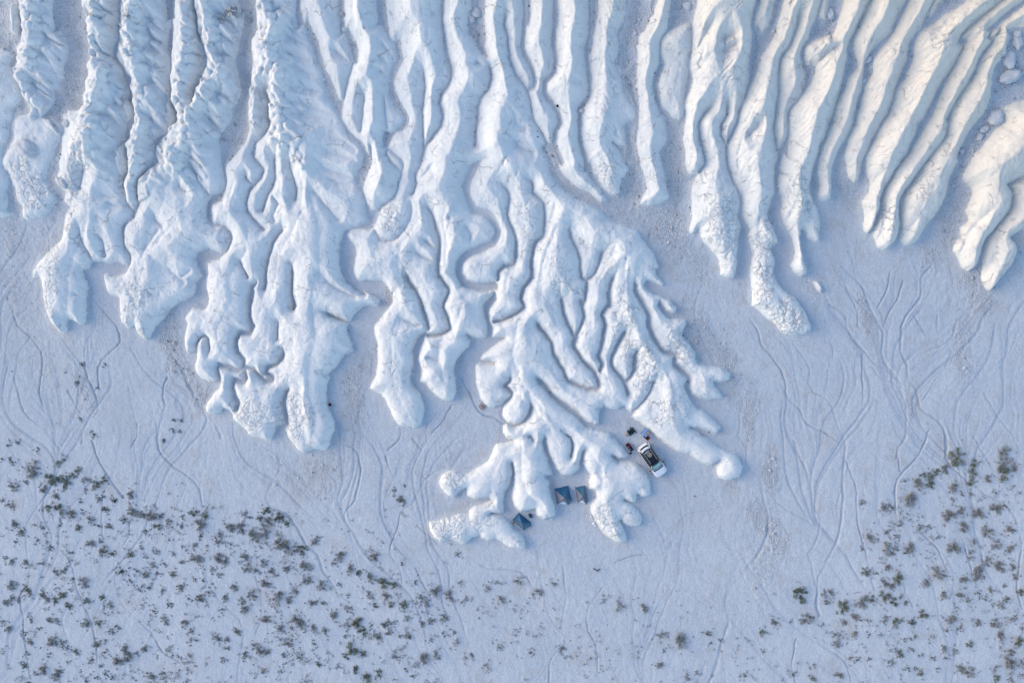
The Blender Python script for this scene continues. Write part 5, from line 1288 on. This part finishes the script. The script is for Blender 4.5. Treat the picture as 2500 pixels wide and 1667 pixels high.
SHRUB = """
R 55,90,18,g 115,78,14,b 235,122,16,g 12,182,12,g 65,182,10,g 88,205,18,g 218,245,62,b 370,205,25,g 400,180,18,g 492,250,28,g 305,300,32,g 345,320,30,g 380,300,32,g 420,310,35,g 450,285,20,g 405,360,20,g 530,310,25,b 590,340,35,g 638,310,25,g 640,405,18,g 90,345,38,b 155,315,18,b 270,365,30,b 350,405,20,g 535,380,18,b 610,430,20,g 710,428,22,G 815,395,32,b 760,410,15,b 500,435,18,b 75,465,20,b 12,430,18,b 295,485,28,g 368,490,35,g 445,520,35,b 515,505,18,b 655,490,22,G 675,595,22,G 565,550,28,b 598,590,18,g 375,578,18,g 485,600,25,g 92,575,30,b 135,640,22,g 100,685,18,b 235,685,14,b 318,728,16,b 565,705,32,b 620,685,18,g 645,755,35,g 695,768,20,G 765,550,22,g 820,505,30,b 880,515,35,b 940,530,40,b 1000,540,20,g 1200,510,25,g 1270,520,30,g 1240,590,45,b 1130,540,15,g 980,600,25,g 1050,570,25,b 1130,590,20,b 900,630,20,g 1240,650,15,g 1370,640,22,b 1350,690,20,b 1435,600,32,b 1500,600,40,b 1520,515,12,g 1545,540,15,g 1650,500,30,G 1612,545,22,G 1670,560,35,b 1735,540,35,G 1780,580,20,g 1570,660,50,b 1640,620,45,b 1740,700,50,b 1800,730,50,b 1875,735,38,G 1950,690,25,b 1975,660,15,b 2100,775,42,b 2075,825,15,b 2165,865,35,b 2230,885,22,g 1360,790,40,b 1395,820,28,b 1520,790,30,b 1530,850,35,b 1640,820,30,b 1680,870,25,b 1645,945,35,b 1590,870,20,b 1320,868,20,b 1365,900,22,b 1890,850,45,b 1905,930,35,b 1780,860,25,b 2000,960,38,b 1835,990,28,b 1720,1020,42,b 1800,1055,30,b 1940,1065,30,b 2010,1075,22,b 2165,1110,30,b 2070,1145,28,b 1560,1030,35,b 1500,1060,22,b 1520,1110,30,b 1455,975,28,b 1835,1165,35,b 1870,1200,35,b 1650,1170,35,b 1940,1230,30,b 2010,1235,20,g 2145,1275,18,g 2215,1185,30,g 2250,1250,30,g 2150,1210,25,b 1475,1245,25,g 1735,1225,25,b 1590,1350,40,b 1650,1370,30,b 1515,1395,22,g 1790,1310,35,b 1955,1320,15,g 2185,1350,40,g 2255,1380,25,g 2150,1400,22,g 1860,1400,25,b 1760,1390,20,b 1380,1415,18,b 1410,1355,14,g 2205,1475,18,G 2270,1530,22,g 1635,1495,20,b 1980,1450,20,g 1410,1300,20,b 80,960,35,b 160,980,25,g 180,1010,25,b 75,1030,18,g 45,1075,35,b 120,1050,20,b 265,1015,22,g 290,1045,25,b 345,1050,22,g 385,1020,32,g 430,1085,28,g 515,945,40,b 540,1060,30,b 450,925,14,g 340,880,20,b 400,858,15,g 255,822,15,b 160,820,20,g 75,815,22,b 40,795,12,b 757,885,24,G 807,932,18,G 840,870,18,b 905,895,28,b 870,980,18,b 920,975,20,b 980,880,18,b 945,835,22,b 815,770,25,g 880,720,20,b 965,755,20,b 905,785,14,b 1070,765,18,b 1135,820,22,b 1075,890,25,b 1220,800,40,b 1260,930,15,b 1205,925,14,b 1015,825,14,b 1120,970,25,b 1015,990,15,b 530,1195,32,g 610,1190,22,g 720,1215,20,b 690,1250,25,b 630,1035,22,g 680,1085,25,b 310,1175,25,b 365,1195,18,b 245,1230,20,b 195,1180,18,b 55,1230,25,b 20,1185,20,b 145,1250,14,g 190,1305,28,b 330,1310,40,b 390,1310,15,b 600,1325,25,g 650,1310,18,b 780,1350,25,b 795,1400,38,b 850,1370,20,b 900,1350,28,b 735,1425,40,b 650,1380,18,b 475,1370,25,b 415,1345,18,b 310,1390,20,b 170,1390,20,b 155,1455,22,g 275,1480,35,b 350,1530,30,b 365,1500,30,b 185,1560,18,g 230,1500,18,b 630,1465,18,b 570,1430,14,b 600,1530,18,g 660,1510,14,b 540,1550,14,b 690,1530,16,b 940,1515,32,b 1015,1505,16,g 1190,1250,20,b 1220,1290,20,b 1350,1290,22,b 1240,1040,30,b 1290,1010,20,b 1390,1040,28,b 1375,1120,20,b 1180,1050,20,b 1150,1190,25,b 1020,1180,30,b 955,1130,15,g 1050,1075,15,b
L 793,745,18,G 1005,745,16,g 743,920,15,G 940,963,10,g 775,1265,15,G 895,1410,28,g 1670,1280,28,g 1745,1285,28,g 1655,1370,20,g 1720,1380,14,g 1560,1455,26,g
T 1875,165,65,g 1980,200,35,g 1960,270,35,g 1960,320,30,g 2165,140,45,b 2150,200,45,b 2230,230,32,b 2150,270,50,g 1800,235,35,b 1745,260,28,g 1660,280,22,g 1700,285,30,g 1620,335,45,b 1700,335,35,g 1545,308,14,G 2060,300,28,b 1835,355,40,b 1840,425,20,b 1900,400,15,b 1955,400,20,b 2115,385,12,g 1580,428,50,b 1278,445,24,b 1415,475,26,b 1465,480,18,g 1825,530,50,b 1890,500,30,b 1910,600,38,b 2000,520,45,b 2110,490,42,b 2170,470,20,g 2200,610,32,b 2060,635,45,b 1635,600,28,b 1700,600,18,g 1510,590,18,g 1440,630,22,b 1485,655,20,g 1330,675,35,b 1450,735,50,b 1495,738,14,g 1575,730,40,b 1548,763,12,G 1285,738,8,G 1850,735,50,b 2110,705,40,b 2190,730,32,b 1975,690,12,b 1960,760,20,b 1750,660,18,b 2060,815,38,b 2130,840,40,b 2215,850,22,b 2000,870,42,b 2000,915,28,b 1305,870,35,g 1375,880,15,g 1440,850,25,b 1500,920,40,g 1420,950,28,b 1460,960,30,b 1760,880,50,b 1680,945,28,b 1910,925,28,b 2080,985,22,b 2165,968,18,b 2225,910,22,b 2265,1005,28,g 895,1010,55,G 925,1165,45,b 965,1160,15,G 1090,1010,25,b 1045,1018,18,g 1160,1090,48,g 1245,1080,20,b 1290,1060,45,b 1340,1045,22,g 1060,1065,22,b 1420,1020,38,g 1480,1060,30,g 1520,1035,12,g 1555,1060,12,g 1780,1020,30,b 1890,1025,28,b 1940,1060,20,b 2005,1000,18,g 2045,1045,20,b 2170,1045,25,g 2140,1090,28,b 1660,1135,32,g 1240,1165,35,b 1320,1180,20,b 1170,1190,22,b 1500,1190,38,g 1420,1170,25,b 1590,1190,22,G 1830,1165,40,b 2000,1190,25,b 2100,1190,35,b 2220,1160,25,b 735,1185,28,b 665,1255,26,g 840,1188,10,b 1030,1200,15,g 155,1300,50,b 45,1270,24,b 328,1258,22,b 402,1295,15,G 345,1320,12,b 50,1365,15,b 20,1450,28,b 1125,1268,20,g 1230,1260,25,b 1325,1265,12,b 1605,1275,18,b 1545,1300,14,g 1580,1295,12,G 1120,1325,28,b 1885,1235,18,b 1810,1235,18,b 2140,1270,32,b 2250,1305,35,g 2275,1225,18,g 1945,1325,24,g 1785,1355,25,b 1860,1370,22,b 1520,1385,28,g 1595,1360,10,G 1640,1385,20,b 1720,1405,14,b 1790,1405,20,b 1940,1490,45,b 1890,1475,28,b 2205,1375,28,b 2190,1430,50,b 2110,1480,20,b 665,1380,14,b 1328,1415,16,b 1250,1425,14,g 1455,1445,20,b 1560,1485,20,G 1610,1475,15,G 1640,1505,22,g 975,1530,28,b 1140,1520,30,b 860,1510,18,g 555,1515,18,b 258,1500,16,b 195,1540,18,b 1745,1485,14,b 2110,1540,28,g 2200,1550,22,b 2275,1440,18,b
S 295,780,38,b 455,828,14,g 810,770,18,g 350,950,45,g 260,920,35,b 195,885,20,g 415,960,25,g 68,950,18,g 550,948,15,b 665,990,38,b 600,1060,38,b 570,1030,18,b 470,1075,30,g 395,1075,25,g 295,1085,22,b 125,1030,15,b 265,1020,30,b 360,1030,28,b 185,1190,35,g 275,1218,15,G 350,1200,30,b 405,1195,18,b 490,1165,22,b 310,1270,28,g 385,1260,25,b 455,1275,18,g 495,1270,28,g 645,1185,28,b 590,1200,22,b 720,1260,20,b 780,1250,18,b 795,1310,32,b 730,1160,28,b 640,1300,20,b 415,1405,20,b 480,1475,14,g 525,1520,12,g 320,1500,22,g 245,1540,30,g 175,1480,25,G 600,1410,40,b 680,1395,30,b 850,1410,22,b 900,1400,20,b 1055,945,28,b 1190,930,45,b 985,980,30,b 820,950,28,b 1310,1000,35,b 1270,1020,18,g 1405,950,25,b 760,1030,45,b 1080,1050,35,b 850,1050,35,b 1720,1055,22,b 1810,1090,50,b 1960,1100,40,b 985,1460,28,b 1060,1340,22,b 1260,1375,18,b 1450,1360,30,b 410,372,10,G 475,345,12,G 475,460,14,g 450,425,28,g
"""
shr = []; wn_ = None
for tkn in SHRUB.split():
    if tkn in WIN: wn_ = WIN[tkn]; continue
    a, b, r_, kd = tkn.split(',')
    if wn_ is WIN['S'] and float(a) > 740 and kd == 'b': kd = 'f'
    shr.append((wn_[0]+float(a)/wn_[2], wn_[1]+float(b)/wn_[2], float(r_)/wn_[2], kd))
shr.sort(key=lambda q: -q[2])
SPECIAL = {0: None}
def region(u, v):
    if v < 1100: return 'gravel fans between the left ridges'
    r_ = 'top' if v < 1230 else ('upper' if v < 1360 else ('middle' if v < 1480 else ('lower' if v < 1580 else 'bottom')))
    if u < 420: return r_ + ' left edge scrub'
    if u < 760: return r_ + ' lower left plain'
    if u < 1100: return r_ + ' stream beds left of camp'
    if u < 1800: return r_ + ' plain below camp'
    if u < 2150: return r_ + ' right-hand stream beds'
    return r_ + ' right edge scrub'
UNIQ = [((1600+1875/2.541, 1050+165/2.541), 'widest green bush, at the top of the right-hand scrub below the gravel fan'),
 ((0+218/2.541, 1050+245/2.541), 'largest grey bush, beside the green thicket near the left edge'),
 ((1600+895/2.541, 1050+1010/2.541), 'dense dark green bush standing alone where two stream beds meet'),
 ((1600+925/2.541, 1050+1165/2.541), 'brown bush with a green side just below the dense dark green bush'),
 ((1600+155/2.541, 1050+1300/2.541), 'large dry brown bush alone on the open plain below the car'),
 ((0+2100/2.541, 1050+775/2.541), 'round brown bush right of the winding stream bed, nearest below the cracked ridge toe'),
 ((800+295/2.541, 1050+780/2.541), 'crescent-shaped bush between two stream beds left of the tents'),
 ((800+350/2.541, 1050+950/2.541), 'green bush against the bend of the stream bed left of the tents'),
 ((0+1735/2.541, 1050+540/2.541), 'darkest green bush at the start of the winding stream bed'),
 ((0+1875/2.541, 1050+735/2.541), 'bright green bush touching the winding stream bed'),
 ((1600+735/2.541, 1050+1185/2.541), 'round brown bush left of the brown bush with a green side'),
 ((1600+665/2.541, 1050+1255/2.541), 'small round green bush, lower left neighbour of the round brown bush'),
 ((1600+1278/2.541, 1050+445/2.541), 'solitary small brown bush on the left edge of the right-hand scrub'),
 ((800+810/2.541, 1050+770/2.541), 'small green bush just below the cracked lowest chalk ridge')]
named = {}; extra = []
for i, (u, v, r_, kd) in enumerate(shr):
    x, y, z = px2w(u, v); rad = r_*PX*(1.10 if kd != 'f' else 1.0)
    if i >= 296: extra.append((x, y, z, rad, kd)); continue
    rs = np.random.RandomState(1000+i); me, ms = PROTO[kd][rs.randint(4)]
    rt = bpy.data.objects.new('shrub', None); COL.objects.link(rt); rt.location = (x, y, z); rt.empty_display_size = .3
    rt.rotation_euler = (0, 0, rs.uniform(0, 6.28)); sx = rs.uniform(.8, 1.2); rt.scale = (rad*sx, rad/sx, rad*rs.uniform(.7, 1.0))
    f = bpy.data.objects.new('foliage', me); COL.objects.link(f); f.parent = rt
    s = bpy.data.objects.new('stems', ms); COL.objects.link(s); s.parent = rt
    look = {'f': 'faded thin', 'b': 'grey-brown', 'g': 'olive green', 'G': 'deep green'}[kd]
    size = 'large' if rad > 1.05 else ('mid-sized' if rad > .68 else 'small')
    rg = region(u, v); lab = None; grp = 'shrubs scattered on the plain'; key = f'{size} {look} shrubs, {rg}'
    for (uu, vv), L_ in UNIQ:
        if abs(uu-u) < 1 and abs(vv-v) < 1: lab = L_; grp = 'bushes that stand out on the plain'
    put(rt, lab, 'shrub', grp)
    if lab is None: named.setdefault(key, []).append((u, rt))

for key, lst in named.items():
    lst.sort(key=lambda q: q[0])
    for j, (u, rt) in enumerate(lst):
        rt['label'] = key.replace('shrubs,', 'shrub,') if len(lst) == 1 else f'{ORD[min(j, 19)]} from left of the {key}'

# the scrub between them, too small and too many to pick apart
def tufts():
    rs = np.random.RandomState(9); V = []; K = []
    def add(x, y, z, rad, kd, n):
        nonlocal V, K
        m, _ = leaves(rs, n, rad, rad*.5, 5, .055, 1.5); V.append(m+np.array([x, y, z])); K += [{'f': 0.0, 'b': 0.0, 'g': .6, 'G': 1.0}[kd]]*len(m)
    for (x, y, z, rad, kd) in extra: add(x, y, z, rad*.9, kd, int(60+200*rad))
    N = 20000; u = rs.uniform(0, 2500, N); v = rs.uniform(1060, 1667, N)
    dl = np.zeros(N)
    n1 = .5+.5*fbm(u/70, v/70, 601, 3); n2 = .5+.5*fbm(u/22, v/22, 602, 2)
    left = sstep(1150, 1260, v+40*(n1-.5)*4)*sstep(1190, 950, u) * sstep(0, 200, v-1080-np.clip(.25*(u-300), 0, 120))
    mid = .5*sstep(1420, 1500, v)*((u > 950) & (u < 1900))
    right = sstep(0, 120, (u-2050)+ .55*(v-1350))*sstep(1160, 1260, v)
    lowr = .35*sstep(1560, 1620, v)
    dl = np.maximum.reduce([left, mid, right, lowr]); pr = dl*np.clip((n1-.28)*1.8, 0, 1)*np.clip((n2-.35)*3, 0, 1)*1.0
    S = np.array([(a, b, r_) for a, b, r_, _ in shr])
    for i in range(N):
        if rs.rand() > pr[i]: continue
        x, y, z = px2w(u[i], v[i]) if i % 1 == 0 else (0, 0, 0)
        rad = abs(rs.normal(.18, .18))+.06; add(x, y, z, rad, 'b' if rs.rand() < (.75 if u[i] < 1100 or u[i] > 1900 else .97) else 'g', int(10+70*rad))
    # satellites round the larger bushes
    for (a, b, r_, kd) in shr:
        for q in range(rs.poisson(3.2)):
            an = rs.uniform(0, 6.28); d = r_*rs.uniform(.9, 1.9); x, y, z = px2w(a+math.cos(an)*d, b+math.sin(an)*d)
            if F.inside[int(np.clip((y-F.y0)/F.cell, 0, F.ny-1)), int(np.clip((x-F.x0)/F.cell, 0, F.nx-1))]: continue
            add(x, y, z, rs.uniform(.07, .30), kd, 22)
    V = np.concatenate(V); return V, np.array(K)
def hz_fast(): pass
TV, TK = tufts()
def scrub_material():
    m, n, l, b = new_mat('scrub_leaf'); k = NB(n, l); g = n.new('ShaderNodeNewGeometry')
    c = k.mix(k.attr('green'), (.24, .235, .23), (.15, .17, .115)); c = k.mix(k.math('MULTIPLY', g.outputs['Random Per Island'], .5), c, (.26, .24, .21))
    k.inp(b.inputs['Base Color'], c); b.inputs['Roughness'].default_value = .9; return m
sc_o = mesh_obj('scrub', TV, np.arange(len(TV)), 4, [scrub_material()], {'green': TK}, smooth=False)
put(sc_o, 'low dry scrub scattered thinly across the plain', 'scrub', None, 'stuff')
print('stones', n_st, 'scrub quads', len(TV)//4, 'shrubs', len(shr))
